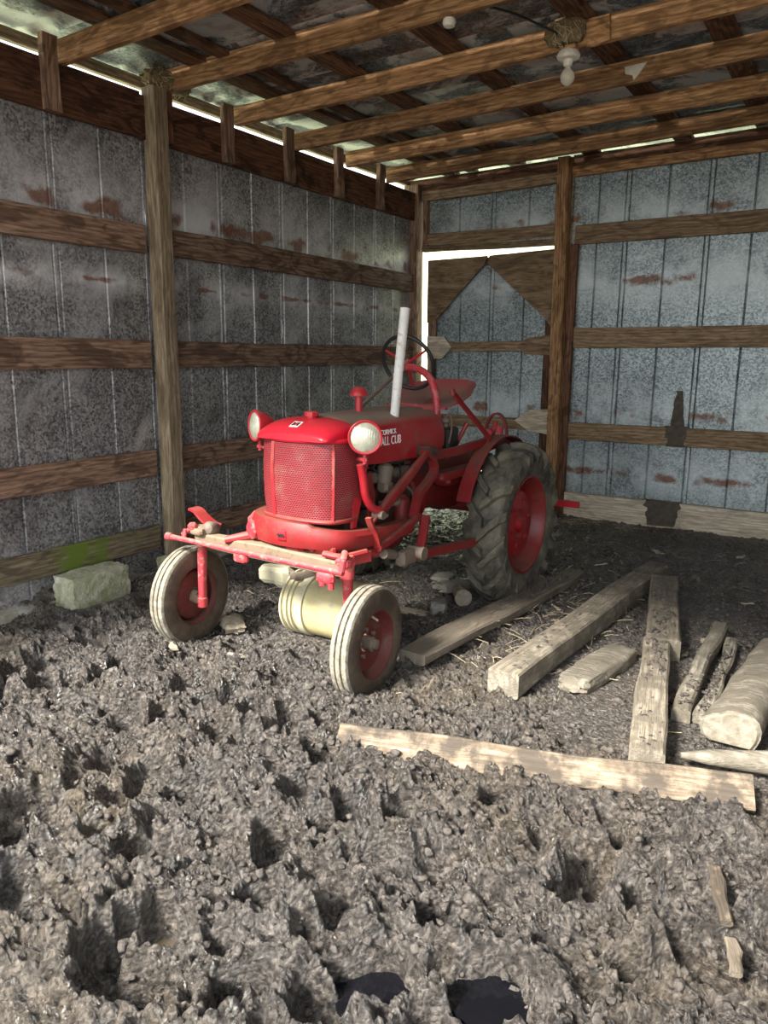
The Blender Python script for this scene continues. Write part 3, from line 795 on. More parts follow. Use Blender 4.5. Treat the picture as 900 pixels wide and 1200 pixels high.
m = MB(); m.strap(spline([(-3.085, 2.93, .735), (-3.045, 2.93, .725), (-3.0, 2.93, .690), (-2.96, 2.95, .655), (-2.93, 2.97, .64)], 5), (0, 1, 0), .075, .012); P(m, 'fender_stub_bracket', RED)
m = MB(); m.cbox((-3.02, 2.86, .652), (.055, .05, .045), .014); m.tube([(-3.02, 2.86, .65), (-3.06, 2.82, .61)], .012, 8); P(m, 'bracket_nut', PINK_RED)
m = MB(); m.lathe([(-.04, 0), (-.04, .035), (.02, .04), (.04, .028), (.05, 0)], (-2.945, 2.92, .64), (.3, -1, .2), 14); P(m, 'clamp_casting', IRON)

# --- front bolster (curved casting under the grille)
def band(path, z0, z1, t, mat, name, taper=None):
    P_ = [Vector(p) for p in path]; rings = []
    for i, p in enumerate(P_):
        a = P_[max(i-1, 0)]; b = P_[min(i+1, len(P_)-1)]; tg = (b-a).normalized(); nn = Vector((tg.y, -tg.x, 0))
        za, zb = (z0, z1) if not taper else taper(i/(len(P_)-1))
        h = zb-za
        rings.append([p+Vector((0, 0, za))-nn*t*.2, p+nn*t*.75+Vector((0, 0, za)), p+nn*t+Vector((0, 0, za+h*.3)), p+nn*t+Vector((0, 0, za+h*.75)), p+nn*t*.7+Vector((0, 0, zb)), p-nn*t*.3+Vector((0, 0, zb))])
    m = MB(); m.loft(rings); return P(m, name, mat)
bpath = spline([(-2.665, 3.16, 0), (-2.655, 3.03, 0), (-2.60, 2.95, 0), (-2.48, 2.905, 0), (-2.36, 2.895, 0), (-2.24, 2.915, 0), (-2.14, 2.98, 0), (-2.10, 3.10, 0), (-2.09, 3.3, 0), (-2.10, 3.55, 0)], 5)
band(bpath, .665, .765, .055, RED_RUST, 'front_bolster', lambda s: (.632+.01*s, .768-.02*s) if s < .55 else (.638-.03*(s-.55)*2, .742-.06*(s-.55)*2))
m = MB(); m.lathe([(0, .0), (0, .050), (.02, .050), (.028, .040), (.030, .0)], (-2.628, 2.915, .680), (-.40, -1, 0), 24); P(m, 'bolster_boss', PINK_RED)
m = MB(); m.cbox((-2.640, 2.985, .705), (.15, .13, .115), .04); P(m, 'bolster_shoulder', PINK_RED)
m = MB(); m.cbox((-2.385, 2.838, .695), (.055, .008, .05), .004); P(m, 'emblem_plate', RED)
m = MB()
for dx, dz_ in ((0, 0), (-.014, 0), (.014, 0)): m.box((-2.385+dx, 2.831, .695+dz_), (.016, .004, .012), Matrix.Rotation(PI/4, 3, 'Y'))
P(m, 'emblem', BLACK, smooth=0)
m = MB(); m.cbox((-2.36, 3.02, .64), (.34, .20, .07), .02); m.cbox((-2.36, 2.93, .605), (.12, .10, .06), .02); P(m, 'axle_saddle', RED_RUST)
m = MB(); m.cbox((-2.20, 2.93, .625), (.16, .03, .06), .01); m.lathe([(0, 0), (0, .016), (.014, .016), (.014, 0)], (-2.25, 2.915, .63), (0, -1, 0), 8); m.lathe([(0, 0), (0, .016), (.014, .016), (.014, 0)], (-2.16, 2.915, .62), (0, -1, 0), 8); P(m, 'pivot_bracket', RED_RUST)
m = MB(); m.tube(spline([(-2.16, 2.88, .625), (-2.06, 2.90, .62), (-1.99, 3.0, .635)], 4), .016, 8); m.strap(spline([(-2.17, 2.90, .60), (-2.05, 2.92, .60), (-1.98, 3.02, .61)], 4), (0, 0, 1), .05, .012); P(m, 'radius_strap', RED_RUST)
m = MB(); m.tube([(-2.78, 2.86, .61), (-2.66, 2.92, .64), (-2.60, 2.98, .66)], [.022, .028, .035], 10); P(m, 'axle_brace', RED_RUST)

# --- grille
gp = spline([(-2.605, 3.10, 0), (-2.60, 3.00, 0), (-2.565, 2.935, 0), (-2.48, 2.905, 0), (-2.36, 2.895, 0), (-2.24, 2.905, 0), (-2.155, 2.935, 0), (-2.12, 3.00, 0), (-2.115, 3.10, 0)], 6)
m = MB(); rings = []; gn = 22; rnd = random.Random(3)
for j in range(gn+1):
    s = j/gn; z = .762+(1.165-.762)*s
    k = 1+.035*math.sin(s*PI)-.03*(1-s)
    rings.append([Vector((HX+(p.x-HX)*k+rnd.uniform(-.0015, .0015), 3.0+(p.y-3.0)*(1+.10*math.sin(s*PI))+rnd.uniform(-.0015, .0015), z)) for p in gp])
m.loft(rings, False)
g = m.build('grille', GRILLE, tr, 60)
uvl = g.data.uv_layers.new(name='UVMap'); npt = len(gp); arcl = [0]
for i in range(1, npt): arcl.append(arcl[-1]+(gp[i]-gp[i-1]).length)
for lp in g.data.loops:
    vi = lp.vertex_index; uvl.data[lp.index].uv = (arcl[vi % npt], .4*(vi//npt)/gn)
for i in (int(npt*.37), int(npt*.76)):
    m = MB(); m.strap([(rings[j][i].x, rings[j][i].y-.002, rings[j][i].z) for j in range(0, gn+1, 2)], (1, 0, 0), .020, .005); m.build('grille_bar', RED_DUSTY, g)
m = MB(); m.tube([(p.x, p.y-.004, 1.160) for p in gp], .012, 8); m.build('grille_rim', RED_CLEAN, g)
m = MB(); m.tube([(p.x, p.y-.002, .768) for p in gp], .011, 8); m.build('grille_rim', RED_RUST, g)
for sx in (-2.117, -2.603):
    m = MB(); s = 1 if sx > HX else -1
    m.loft([[Vector((sx-.012*s, y0, z)), Vector((sx+.003*s, y0, z)), Vector((sx+.003*s, y1, z)), Vector((sx-.012*s, y1, z))] for z, y0, y1 in ((.72, 3.06, 3.09), (.85, 3.07, 3.14), (1.04, 3.07, 3.20), (1.16, 3.07, 3.22))])
    P(m, 'radiator_shroud', RED)
m = MB(); m.cbox((HX, 3.10, .95), (.42, .08, .42), .01); P(m, 'radiator_core', BLACK)

# --- hood
def hood_ring(y, w, zb, zt, n=24, ex=2.7, side=.32):
    zs = zb+(zt-zb)*side; pts = [Vector((HX-w*.985, y, zb))]
    for i in range(n+1):
        a = PI-PI*i/n; c_, s_ = math.cos(a), math.sin(a)
        pts.append(Vector((HX+w*math.copysign(abs(c_)**(2/ex), c_), y, zs+(zt-zs)*abs(s_)**(2/ex))))
    pts.append(Vector((HX+w*.985, y, zb))); return pts
m = MB(); rings = []
for i in range(13):
    t = i/12; y = 2.880+.205*t**1.30; k = math.sin(t*PI/2)**.80
    rings.append(hood_ring(y, .195+.046*math.sqrt(max(0, 1-(1-t)**2)), 1.160, 1.186+.074*k, side=.06+.24*t, ex=2.7))
m.loft(rings, False)
m.add(rings[0], [tuple(range(len(rings[0])))])
from mathutils.bvhtree import BVHTree
nose_bvh = BVHTree.FromPolygons([Vector(p) for p in m.v], [f for f in m.f if len(f) == 4])
P(m, 'nose_cowl', RED_CLEAN, smooth=50)
m = MB(); rings = []
for y, w, zb, zt in ((3.085, .241, 1.10, 1.261), (3.10, .243, 1.03, 1.262), (3.3, .245, 1.018, 1.268), (3.6, .245, 1.012, 1.274), (3.85, .238, 1.006, 1.274), (3.98, .230, 1.003, 1.266), (4.05, .220, 1.0, 1.250), (4.10, .200, 1.0, 1.215), (4.12, .175, 1.0, 1.16)):
    rings.append(hood_ring(y, w, zb, zt, side=.46))
m.loft(rings, False); m.add(rings[-1], [tuple(reversed(range(len(rings[-1]))))])
P(m, 'hood', RED_DUSTY, smooth=50)
m = MB(); m.box((HX, 3.58, 1.03), (.44, .95, .02)); P(m, 'fuel_tank_floor', BLACK)
m = MB(); m.lathe([(0, 0), (0, .026), (.012, .026), (.014, .036), (.034, .036), (.038, .028), (.040, 0)], (HX, 3.055, 1.252), (0, 0, 1), 8); P(m, 'radiator_cap', RED, smooth=20)
m = MB(); m.lathe([(0, .020), (.010, .020), (.105, .019)], (HX+.03, 3.43, 1.255), (0, 0, 1), 18); m.lathe([(.095, .0), (.095, .047), (.104, .049), (.108, .048), (.122, .043), (.138, .030), (.146, .012), (.147, .0)], (HX+.03, 3.43, 1.255), (0, 0, 1), 24)
P(m, 'air_cleaner_cap', RED)
m = MB(); m.cbox((HX-.05, 3.93, 1.277), (.05, .05, .02), .005); m.lathe([(0, .03), (.02, .03), (.024, .0)], (HX-.12, 4.0, 1.25), (0, 0, 1), 14); P(m, 'fuel_cap', PINK_RED)

def text_mesh(name, s, size, mat, parent, loc, rot, extr=.0012, xs=1.0):
    cu = bpy.data.curves.new(name, 'FONT'); cu.body = s; cu.size = size; cu.extrude = extr; cu.resolution_u = 3
    t = bpy.data.objects.new(name, cu); COL.objects.link(t)
    bpy.context.view_layer.update()
    me = bpy.data.meshes.new_from_object(t); bpy.data.objects.remove(t)
    for v in me.vertices: v.co.x *= xs
    o = bpy.data.objects.new(name, me); COL.objects.link(o); me.materials.append(mat)
    o.location = loc; o.rotation_euler = rot; setpar(o, parent); return o
# lettering on the left side of the hood, reading towards the rear
rotL = (PI/2, 0, PI/2)
text_mesh('lettering', 'McCORMICK', .038, WHITE, tr, (HX+.2475, 3.270, 1.163), (PI/2-.12, 0, PI/2), xs=.90)
text_mesh('lettering', 'FARMALL CUB', .066, WHITE, tr, (HX+.2455, 3.185, 1.108), rotL, xs=.78)
# small white sticker with a red and black mark on the nose
hit, hn, _, _ = nose_bvh.ray_cast(Vector((HX+.0, 2.60, 1.52)), Vector((0, .755, -.655)).normalized())
if hn.z < 0: hn = -hn
ex_ = Vector((1, 0, 0)); ex_ = (ex_-hn*ex_.dot(hn)).normalized(); ey_ = hn.cross(ex_)
dm = Matrix(((ex_.x*.8, ey_.x*.8, hn.x, hit.x), (ex_.y*.8, ey_.y*.8, hn.y, hit.y), (ex_.z*.8, ey_.z*.8, hn.z, hit.z), (0, 0, 0, 1))) @ Matrix.Translation((0, 0, -.006))
dec = MB()
def dadd(mb, x0, x1, y0, y1, z):
    ps = [(x0, y0, z-.002), (x1, y0, z-.002), (x1, y1, z-.002), (x0, y1, z-.002), (x0, y0, z), (x1, y0, z), (x1, y1, z), (x0, y1, z)]
    mb.add([dm @ Vector(p) for p in ps], [(3, 2, 1, 0), (4, 5, 6, 7), (0, 1, 5, 4), (1, 2, 6, 5), (2, 3, 7, 6), (3, 0, 4, 7)])
dadd(dec, -.033, .033, -.033, .033, .010)
dplate = P(dec, 'decal', WHITE, smooth=0)
dk = MB(); dadd(dk, -.024, -.011, -.020, .020, .012); dadd(dk, .011, .024, -.020, .020, .012); dadd(dk, -.012, .012, -.004, .004, .0118); dk.build('decal_mark', DECALBLK, dplate, 0)
dk = MB(); dadd(dk, -.005, .005, -.020, .010, .0125); dadd(dk, -.005, .005, .014, .022, .0125); dk.build('decal_mark', DECALRED, dplate, 0)

# --- headlamps
def headlamp(c, d, armto):
    c = Vector(c); d = Vector(d).normalized()
    m = MB(); m.lathe([(-.105, 0), (-.104, .020), (-.085, .045), (-.045, .070), (-.010, .079), (0, .083), (.010, .083), (.014, .078), (.012, .072), (.004, .070)], c, d, 32, caps=False)
    h = P(m, 'headlamp', RED)
    m = MB(); m.lathe([(.004, .073), (.010, .068), (.020, .045), (.025, .02), (.026, 0)], c, d, 32, caps=False)
    lens = m.build('lens', LENS, h, 60)
    m = MB(); m.tube([c+Vector((0, 0, -.075))-d*.02, c+Vector((0, 0, -.13))-d*.02], .010, 10)
    m.lathe([(0, 0), (0, .016), (.016, .016), (.016, 0)], c+Vector((0, 0, -.115))-d*.02, (0, 0, 1), 6)
    m.tube([c+Vector((0, 0, -.112))-d*.02, Vector(armto)], .009, 10); m.build('lamp_bracket', PINK_RED, h)
    return h
headlamp((-2.022, 3.03, 1.183), (.58, -.80, .02), (-2.115, 3.10, 1.065))
headlamp((-2.705, 3.03, 1.200), (-.44, -.90, .02), (-2.60, 3.10, 1.09))

# --- engine and running gear
m = MB(); m.cbox((-2.36, 3.52, .76), (.26, .66, .34), .03); m.cbox((-2.36, 3.52, .95), (.20, .60, .06), .02); P(m, 'engine_block', GREASE)
m = MB(); m.cbox((-2.36, 3.52, .53), (.22, .56, .13), .04); P(m, 'oil_pan', RED_DARK)
m = MB(); m.tube([(-2.20, 3.28, .93), (-2.19, 3.5, .925), (-2.20, 3.76, .93)], .032, 12)
for yy in (3.32, 3.45, 3.58, 3.70): m.tube([(-2.20, yy, .925), (-2.26, yy, .925)], .024, 10)
P(m, 'manifold', IRON)
m = MB(); m.lathe([(0, 0), (0, .04), (.03, .045), (.09, .045), (.10, .03), (.12, 0)], (-2.15, 3.40, .90), (0, .2, 1), 16); m.cbox((-2.14, 3.40, .885), (.07, .08, .06), .015); P(m, 'carburetor', IRON)
m = MB(); m.lathe([(-.09, 0), (-.09, .045), (.06, .05), (.09, .035), (.09, 0)], (-2.18, 3.36, .735), (0, 1, .05), 18); P(m, 'generator', GREASE)
m = MB(); m.lathe([(0, 0), (0, .045), (.12, .045), (.14, .03), (.15, 0)], (-2.17, 3.62, .66), (0, 0, 1), 18); P(m, 'oil_filter', RED_DARK)
m = MB(); m.tube(spline([(-2.16, 3.48, .80), (-2.10, 3.46, .805), (-2.08, 3.41, .80), (-2.14, 3.34, .80)], 5), .016, 10); P(m, 'coolant_pipe', IRON)
m = MB(); m.tube(spline([(-2.2, 3.7, .85), (-2.13, 3.68, .80), (-2.13, 3.66, .70)], 5), .009, 8); P(m, 'fuel_line', IRON)
for k_, yy in enumerate((3.34, 3.46, 3.58, 3.70)):
    m = MB(); m.lathe([(0, 0), (0, .012), (.03, .012), (.035, .007), (.07, .006), (.07, 0)], (-2.27, yy, .965), (1, 0, .35), 8); P(m, 'spark_plug', IRON)
    m = MB(); m.tube(spline([(-2.20, yy, .99), (-2.165, yy+.01, .97), (-2.15, 3.52+.02*k_, .86), (-2.18, 3.50, .80)], 5), .005, 6); P(m, 'ignition_wire', BLACK)
m = MB(); m.lathe([(0, 0), (0, .038), (.05, .042), (.07, .034), (.10, .024), (.10, 0)], (-2.20, 3.50, .72), (.35, 0, 1), 16); P(m, 'distributor', BLACK)
m = MB(); m.strap([(-2.12, 3.20, .98), (-2.12, 3.24, .86), (-2.14, 3.26, .74)], (0, 1, 0), .05, .012); P(m, 'engine_bracket', RED_DARK)
m = MB(); m.tube(spline([(-2.20, 3.14, .90), (-2.16, 3.17, .86), (-2.16, 3.24, .82), (-2.22, 3.30, .80)], 5), .026, 12); P(m, 'radiator_hose', BLACK)
m = MB(); m.lathe([(-.012, 0), (-.012, .085), (-.004, .085), (0, .072), (.004, .085), (.012, .085), (.012, 0)], (-2.36, 3.18, .80), (0, 1, 0), 24); P(m, 'fan_pulley', GREASE)
m = MB(); m.tube([(-2.44, 3.18, .80), (-2.42, 3.18, .73), (-2.30, 3.18, .73), (-2.26, 3.2, .8), (-2.2, 3.22, .78)], .008, 8); P(m, 'fan_belt', BLACK)
m = MB(); m.tube(spline([(-2.075, 3.07, 1.045), (-2.072, 3.09, .97), (-2.07, 3.11, .88), (-2.06, 3.16, .815), (-2.05, 3.24, .79)], 6), .021, 14); P(m, 'upright_pipe', RED)
m = MB(); m.tube([(-2.05, 3.68, 1.040), (-2.05, 3.60, .995), (-2.05, 3.50, .94), (-2.05, 3.32, .845), (-2.05, 3.225, .79)], [.020, .022, .028, .030, .026], 14)
m.tube([(-2.05, 3.225, .79), (-2.05, 3.14, .742)], .010, 8); P(m, 'lift_cylinder', RED_DARK)
m = MB(); m.lathe([(-.03, 0), (-.03, .022), (.03, .022), (.03, 0)], (-2.05, 3.20, .775), (1, 0, 0), 10); m.cbox((-2.04, 3.23, .765), (.03, .06, .02), .006); P(m, 'cylinder_clevis', IRON)
m = MB(); m.strap(spline([(-2.04, 3.09, .78), (-2.035, 3.11, .735), (-2.03, 3.14, .69), (-2.03, 3.17, .61)], 4), (1, 0, 0), .034, .016); P(m, 'bell_crank', RED_RUST)
m = MB(); m.strap(spline([(-2.06, 3.66, 1.045), (-2.055, 3.75, 1.0), (-2.05, 3.77, .93), (-2.05, 3.68, .865), (-2.05, 3.60, .82), (-2.05, 3.55, .70)], 5), (1, 0, 0), .045, .030); P(m, 'lift_arm', RED_DARK)
m = MB(); m.lathe([(-.05, 0), (-.05, .035), (.04, .035), (.05, .02), (.05, 0)], (-2.08, 3.72, 1.04), (1, 0, 0), 14); m.cbox((-2.10, 3.80, 1.02), (.06, .14, .07), .015); P(m, 'lift_housing', GREASE)
m = MB(); m.tube(spline([(-2.03, 3.16, .615), (-2.03, 3.26, .628), (-2.03, 3.38, .655), (-2.03, 3.50, .685), (-2.05, 3.60, .70)], 4), [.024]*17, 12); P(m, 'rock_shaft', RED_DARK)
m = MB(); m.strap(spline([(-2.0, 3.60, .71), (-1.99, 3.56, .62), (-1.98, 3.50, .52)], 4), (1, 0, 0), .045, .018); m.strap(spline([(-2.03, 3.62, .70), (-2.04, 3.63, .62), (-2.02, 3.55, .50)], 4), (1, 0, 0), .03, .018); P(m, 'hanger_arm', RED_DARK)
m = MB(); m.cbox((-2.0, 3.42, .52), (.06, .20, .075), .014); m.lathe([(-.05, 0), (-.05, .036), (.05, .036), (.05, 0)], (-1.98, 3.47, .53), (1, 0, 0), 14); m.tube([(-2.02, 3.30, .55), (-2.02, 3.20, .575)], .025, 10); P(m, 'toolbar_clamp', IRON)
m = MB(); m.tube([(-2.05, 3.30, .56), (-2.10, 3.0, .60)], .024, 10); P(m, 'toolbar_brace', RED_RUST)
m = MB(); rotm = None
m.strap([(-1.985, 3.44, .520), (-1.975, 3.9, .475), (-1.965, 4.30, .443)], (0, 0, 1), .048, .044); P(m, 'toolbar', RED_DARK)
m = MB(); m.lathe([(3.84, .20), (3.86, .215), (3.98, .215), (4.02, .17), (4.20, .145), (4.42, .15), (4.50, .19), (4.80, .19), (4.84, .15), (4.85, .0)], (-2.42, 0, .735), (0, 1, 0), 28, caps=False); m.cbox((-2.42, 4.0, .94), (.24, .2, .06), .02); P(m, 'transmission_case', RED_DARK)
m = MB(); m.tube([(-2.95, 4.66, .60), (-2.06, 4.66, .60)], .075, 16); m.lathe([(0, 0), (0, .13), (.05, .14), (.07, .10), (.07, 0)], (-2.12, 4.66, .52), (1, 0, 0), 22); m.lathe([(0, 0), (0, .13), (.05, .14), (.07, .10), (.07, 0)], (-2.90, 4.66, .52), (-1, 0, 0), 22); m.tube([(-2.1, 4.66, .485), (-1.93, 4.66, .485)], .05, 12); m.tube([(-2.9, 4.66, .485), (-3.09, 4.66, .485)], .05, 12); P(m, 'rear_axle_housing', RED_DARK)
m = MB(); m.strap([(-2.10, 3.86, 1.005), (-2.08, 4.1, 1.008), (-2.07, 4.47, 1.03)], (0, 0, 1), .05, .03); P(m, 'side_rail', RED_DARK)
m = MB(); m.cbox((-2.14, 4.2, .86), (.10, .5, .05), .015); m.cbox((-2.2, 4.28, .81), (.12, .3, .06), .02); P(m, 'foot_platform', RED_DARK)
m = MB(); m.cbox((-2.25, 4.24, 1.05), (.16, .15, .17), .015); b_o = P(m, 'battery_box', BLACK)
m = MB(); m.lathe([(0, .02), (.02, .02), (.03, .03), (.05, .03), (.055, 0)], (-2.22, 4.22, 1.135), (0, 0, 1), 12); m.tube(spline([(-2.22, 4.22, 1.18), (-2.18, 4.2, 1.22), (-2.14, 4.15, 1.14), (-2.13, 4.1, 1.05)], 5), .006, 6); m.build('cap_and_wire', IRON, b_o)

# steering
ax = Vector((0, .905, .425)).normalized(); hub = Vector((-2.725, 4.61, 1.515))
m = MB(); m.tube([hub-ax*1.45, hub-ax*.02], .013, 10); m.tube([hub-ax*1.5, hub-ax*1.38], [.05, .035], 12); P(m, 'steering_shaft', IRON)
u = Vector((1, 0, 0)); w_ = ax.cross(u); m = MB(); RW = .195
rings = []
for k in range(48):
    a = 2*PI*k/48; rd = u*math.cos(a)+w_*math.sin(a); c_ = hub+rd*RW
    rings.append([c_+(rd*math.cos(b)+ax*math.sin(b))*.0135 for b in [2*PI*j/10 for j in range(10)]])
rings.append(rings[0]); m.loft(rings, True, False)
sw = P(m, 'steering_wheel', BLACK)
for k in range(3):
    a = 2*PI*k/3+PI/2; rd = u*math.cos(a)+w_*math.sin(a)
    m = MB(); m.tube([hub-ax*.012, hub+rd*RW*.99], [.011, .008], 8); m.build('spoke', RED, sw)
m = MB(); m.lathe([(-.03, 0), (-.03, .026), (.01, .026), (.02, .015), (.022, 0)], hub, ax, 16); m.build('wheel_hub', PINK_RED, sw)
m = MB(); m.tube(spline([(-2.70, 4.52, 1.478), (-2.62, 4.45, 1.488), (-2.52, 4.42, 1.475), (-2.43, 4.40, 1.415), (-2.375, 4.38, 1.30), (-2.36, 4.36, 1.18), (-2.35, 4.30, 1.02)], 5), .024, 14); P(m, 'steering_support', PINK_RED)
# seat
m = MB(); ns, nr = 40, 8; sc = Vector((-2.725, 5.02, 1.245))
def seat_pt(rf, a, off):
    x = math.cos(a)*.245*rf; y = math.sin(a)*.215*rf
    rx = math.copysign(abs(math.cos(a))**.8, math.cos(a))*.285*rf; ry = math.copysign(abs(math.sin(a))**.85, math.sin(a))*.255*rf
    z = .055*rf**2.2*(1 if ry < 0 else 1+.35*(ry/.255)) + (.03*rf**3 if ry > 0 else -.060*rf**3*abs(ry)/.255) - off
    return sc+Vector((rx, ry, z+ry*.17))
top = [[seat_pt((i+.001)/nr, 2*PI*k/ns, 0) for k in range(ns)] for i in range(nr+1)]
bot = [[seat_pt((i+.001)/nr, 2*PI*k/ns, .010) for k in range(ns)] for i in range(nr, -1, -1)]
m.loft(top+bot, True, True)
seat = P(m, 'seat', paint('dusty_faded_seat_paint', (.42, .03, .045), .5, .85, (.30, .23, .17), wear=.3), smooth=50)
m = MB(); m.strap(spline([(-2.72, 4.98, 1.250), (-2.70, 4.82, 1.20), (-2.66, 4.74, 1.08), (-2.60, 4.74, .93), (-2.55, 4.70, .86)], 5), (1, 0, 0), .06, .02); m.build('seat_spring', RED_RUST, seat)
m = MB(); m.strap([(-2.95, 4.83, 1.225), (-2.70, 4.80, 1.215), (-2.52, 4.80, 1.20)], (0, 1, 0), .035, .014); m.build('seat_bracket', PINK_RED, seat)
# fenders
def fender(x0, x1, xin):
    m = MB(); pts = arc((0, 4.66, .485), .575, math.radians(62), math.radians(158), 20)
    lip = arc((0, 4.66, .485), .48, math.radians(62), math.radians(158), 20)
    rings = []
    for a, b in zip(pts, lip):
        rings.append([Vector((xin, b[1], b[2])), Vector((xin, a[1], a[2])), Vector((x1, a[1], a[2])), Vector((x1, a[1], a[2]-.006)), Vector((xin+.006*(1 if x1 > xin else -1), a[1]-.0, a[2]-.008)), Vector((xin+.006*(1 if x1 > xin else -1), b[1], b[2]))])
    m.loft(rings); P(m, 'fender', RED_DARK)
fender(0, -1.99, -2.085); fender(0, -3.03, -2.935)
# levers and rear hitch
m = MB(); m.strap([(-2.255, 4.40, 1.325), (-2.22, 4.42, 1.275), (-2.12, 4.46, 1.15), (-2.04, 4.50, 1.04)], (0, 1, .3), .036, .016); m.lathe([(0, 0), (0, .02), (.03, .02), (.035, 0)], (-2.262, 4.40, 1.325), (-.5, 0, 1), 10); P(m, 'hitch_lever', RED_DARK)
m = MB(); m.tube([(-2.16, 4.40, 1.15), (-2.22, 4.36, 1.0), (-2.28, 4.34, .92)], .014, 8); m.tube([(-2.30, 4.30, 1.16), (-2.30, 4.28, .95)], .012, 8); m.lathe([(0, .016), (.02, .022), (.045, .018), (.05, 0)], (-2.30, 4.30, 1.15), (0, 0, 1), 12); P(m, 'gear_lever', RED_RUST)
qc = (-2.395, 5.38, .985)
m = MB(); pa = [(qc[0]+.085*math.cos(a), qc[1], qc[2]+.155*math.sin(a)) for a in [PI*1.12-PI*1.24*i/18 for i in range(19)]]
m.strap(pa, (0, 1, 0), .035, .016); P(m, 'hitch_loop', RED_DARK)
m = MB(); m.tube([(-2.44, 5.38, .93), (-2.40, 5.38, 1.08)], .02, 8); m.cbox((-2.36, 5.36, 1.0), (.05, .05, .10), .01); m.lathe([(0, 0), (0, .03), (.05, .03), (.05, 0)], (-2.43, 5.36, 1.0), (0, -1, 0), 12); P(m, 'hitch_linkage', PINK_RED)
m = MB(); m.cbox((-2.4, 5.2, .93), (.10, .45, .06), .015); m.cbox((-2.5, 5.05, .80), (.22, .5, .14), .03); P(m, 'rear_hitch_frame', RED_RUST)
m = MB(); m.strap([(-2.9, 5.45, .49), (-1.735, 5.42, .505)], (0, 0, 1), .045, .03); m.strap([(-2.75, 5.45, .49), (-2.6, 4.9, .55)], (0, 0, 1), .05, .03); m.strap([(-2.15, 5.45, .49), (-2.3, 4.9, .55)], (0, 0, 1), .05, .03); P(m, 'drawbar', RED)

# white pole standing in the hood
m = MB(); m.tube([(-2.19, 3.565, 1.225), (-2.19, 3.57, 1.26), (-2.19, 3.60, 1.45), (-2.19, 3.665, 1.813)], [.024, .0245, .026, .027], 14)
pole = m.build('white_pole', WHITE_PEEL, None, 40)
tag(pole, 'peeling white painted pole standing upright against the tractor hood', 'pole')

# ------------------------------------------------------------------ things on the floor
# pale yellow tank under the front axle (axis along X, flat ribbed end on the right-hand side of the tractor)
tank = empty('metal_tank', (-2.5, 3.36, 0))
tag(tank, 'pale yellow metal tank lying under the tractor front axle', 'tank')
TY, TZ, TR = 3.36, .165, .175
m = MB(); m.lathe([(-2.70, .0), (-2.70, TR-.012), (-2.695, TR-.004), (-2.60, TR-.004), (-2.28, TR), (-2.20, TR-.02), (-2.14, TR-.06), (-2.11, TR-.12), (-2.105, 0)], (0, TY, TZ), (1, 0, 0), 40); m.build('tank_body', YELL, tank)
for xx, wd in ((-2.694, .016), (-2.655, .013), (-2.625, .013), (-2.567, .05)):
    m = MB(); m.lathe([(-wd/2, TR-.006), (-wd/2+.002, TR+.009), (wd/2-.002, TR+.009), (wd/2, TR-.006)], (xx, TY, TZ), (1, 0, 0), 40, caps=False); m.build('tank_band', CREAM, tank)
m = MB(); m.tube([(-2.69, TY-.06, .325), (-2.63, TY-.10, .34), (-2.56, TY-.02, .345)], .026, 12); m.lathe([(-.01, .012), (-.01, .03), (.012, .03), (.012, .018)], (-2.69, TY-.065, .325), (-.8, -.5, 0), 16, caps=False); m.build('pipe_elbow', IRON, tank)
m = MB(); m.cbox((-2.85, TY-.02, .300), (.23, .10, .10), .025, Matrix.Rotation(-.06, 3, 'Y')); m.cbox((-2.79, TY-.02, .268), (.10, .11, .06), .02); m.build('valve_box', CREAM, tank)

# concrete block by the left wall
def lump(c, s, seed, n=7, rough=.06, rot=0.0, power=.35):
    """rounded block with rough faces"""
    rnd = random.Random(seed); m = MB(); pts = {}
    R = Matrix.Rotation(rot, 3, 'Z'); c = Vector(c)
    def P_(i, j, k):
        key = (i, j, k)
        if key not in pts:
            p = Vector((2*i/n-1, 2*j/n-1, 2*k/n-1)); q = p.normalized()*1.15
            v = p.lerp(q, power); v = Vector((v.x*s[0]/2, v.y*s[1]/2, v.z*s[2]/2))*(1+rnd.uniform(-rough, rough))
            pts[key] = len(m.v); m.v.append(tuple(c+R@v))
        return pts[key]
    for a in range(n):
        for b in range(n):
            m.f += [(P_(a, b, 0), P_(a, b+1, 0), P_(a+1, b+1, 0), P_(a+1, b, 0)), (P_(a, b, n), P_(a+1, b, n), P_(a+1, b+1, n), P_(a, b+1, n)),
                    (P_(a, 0, b), P_(a+1, 0, b), P_(a+1, 0, b+1), P_(a, 0, b+1)), (P_(a, n, b), P_(a, n, b+1), P_(a+1, n, b+1), P_(a+1, n, b)),
                    (P_(0, a, b), P_(0, a, b+1), P_(0, a+1, b+1), P_(0, a+1, b)), (P_(n, a, b), P_(n, a+1, b), P_(n, a+1, b+1), P_(n, a, b+1))]
    return m
o = lump((-4.07, 2.985, .105), (.19, .44, .22), 2, 10, .035, .03, .13).build('concrete_block', CONC, None, 40)
tag(o, 'rough mossy concrete block lying against the left wall', 'block')
o = lump((-4.16, 3.66, .075), (.10, .09, .13), 12, 5, .12, .3, .5).build('concrete_lump', CONC, None, 40)
tag(o, 'small pale lump of broken concrete behind the front wheel at the post', 'rubble')
for i, (x_, y_, s_) in enumerate(((-4.19, 3.36, .12), (-4.18, 2.62, .10))):
    o = lump((x_, y_, .03), (.10, s_*1.6, .06), 30+i, 4, .15, .2, .5).build('rubble_stone', STONE, None, 40)
    tag(o, ('flat pale stone on the curb between block and post', 'flat stone on the curb ahead of the concrete block')[i], 'stone')

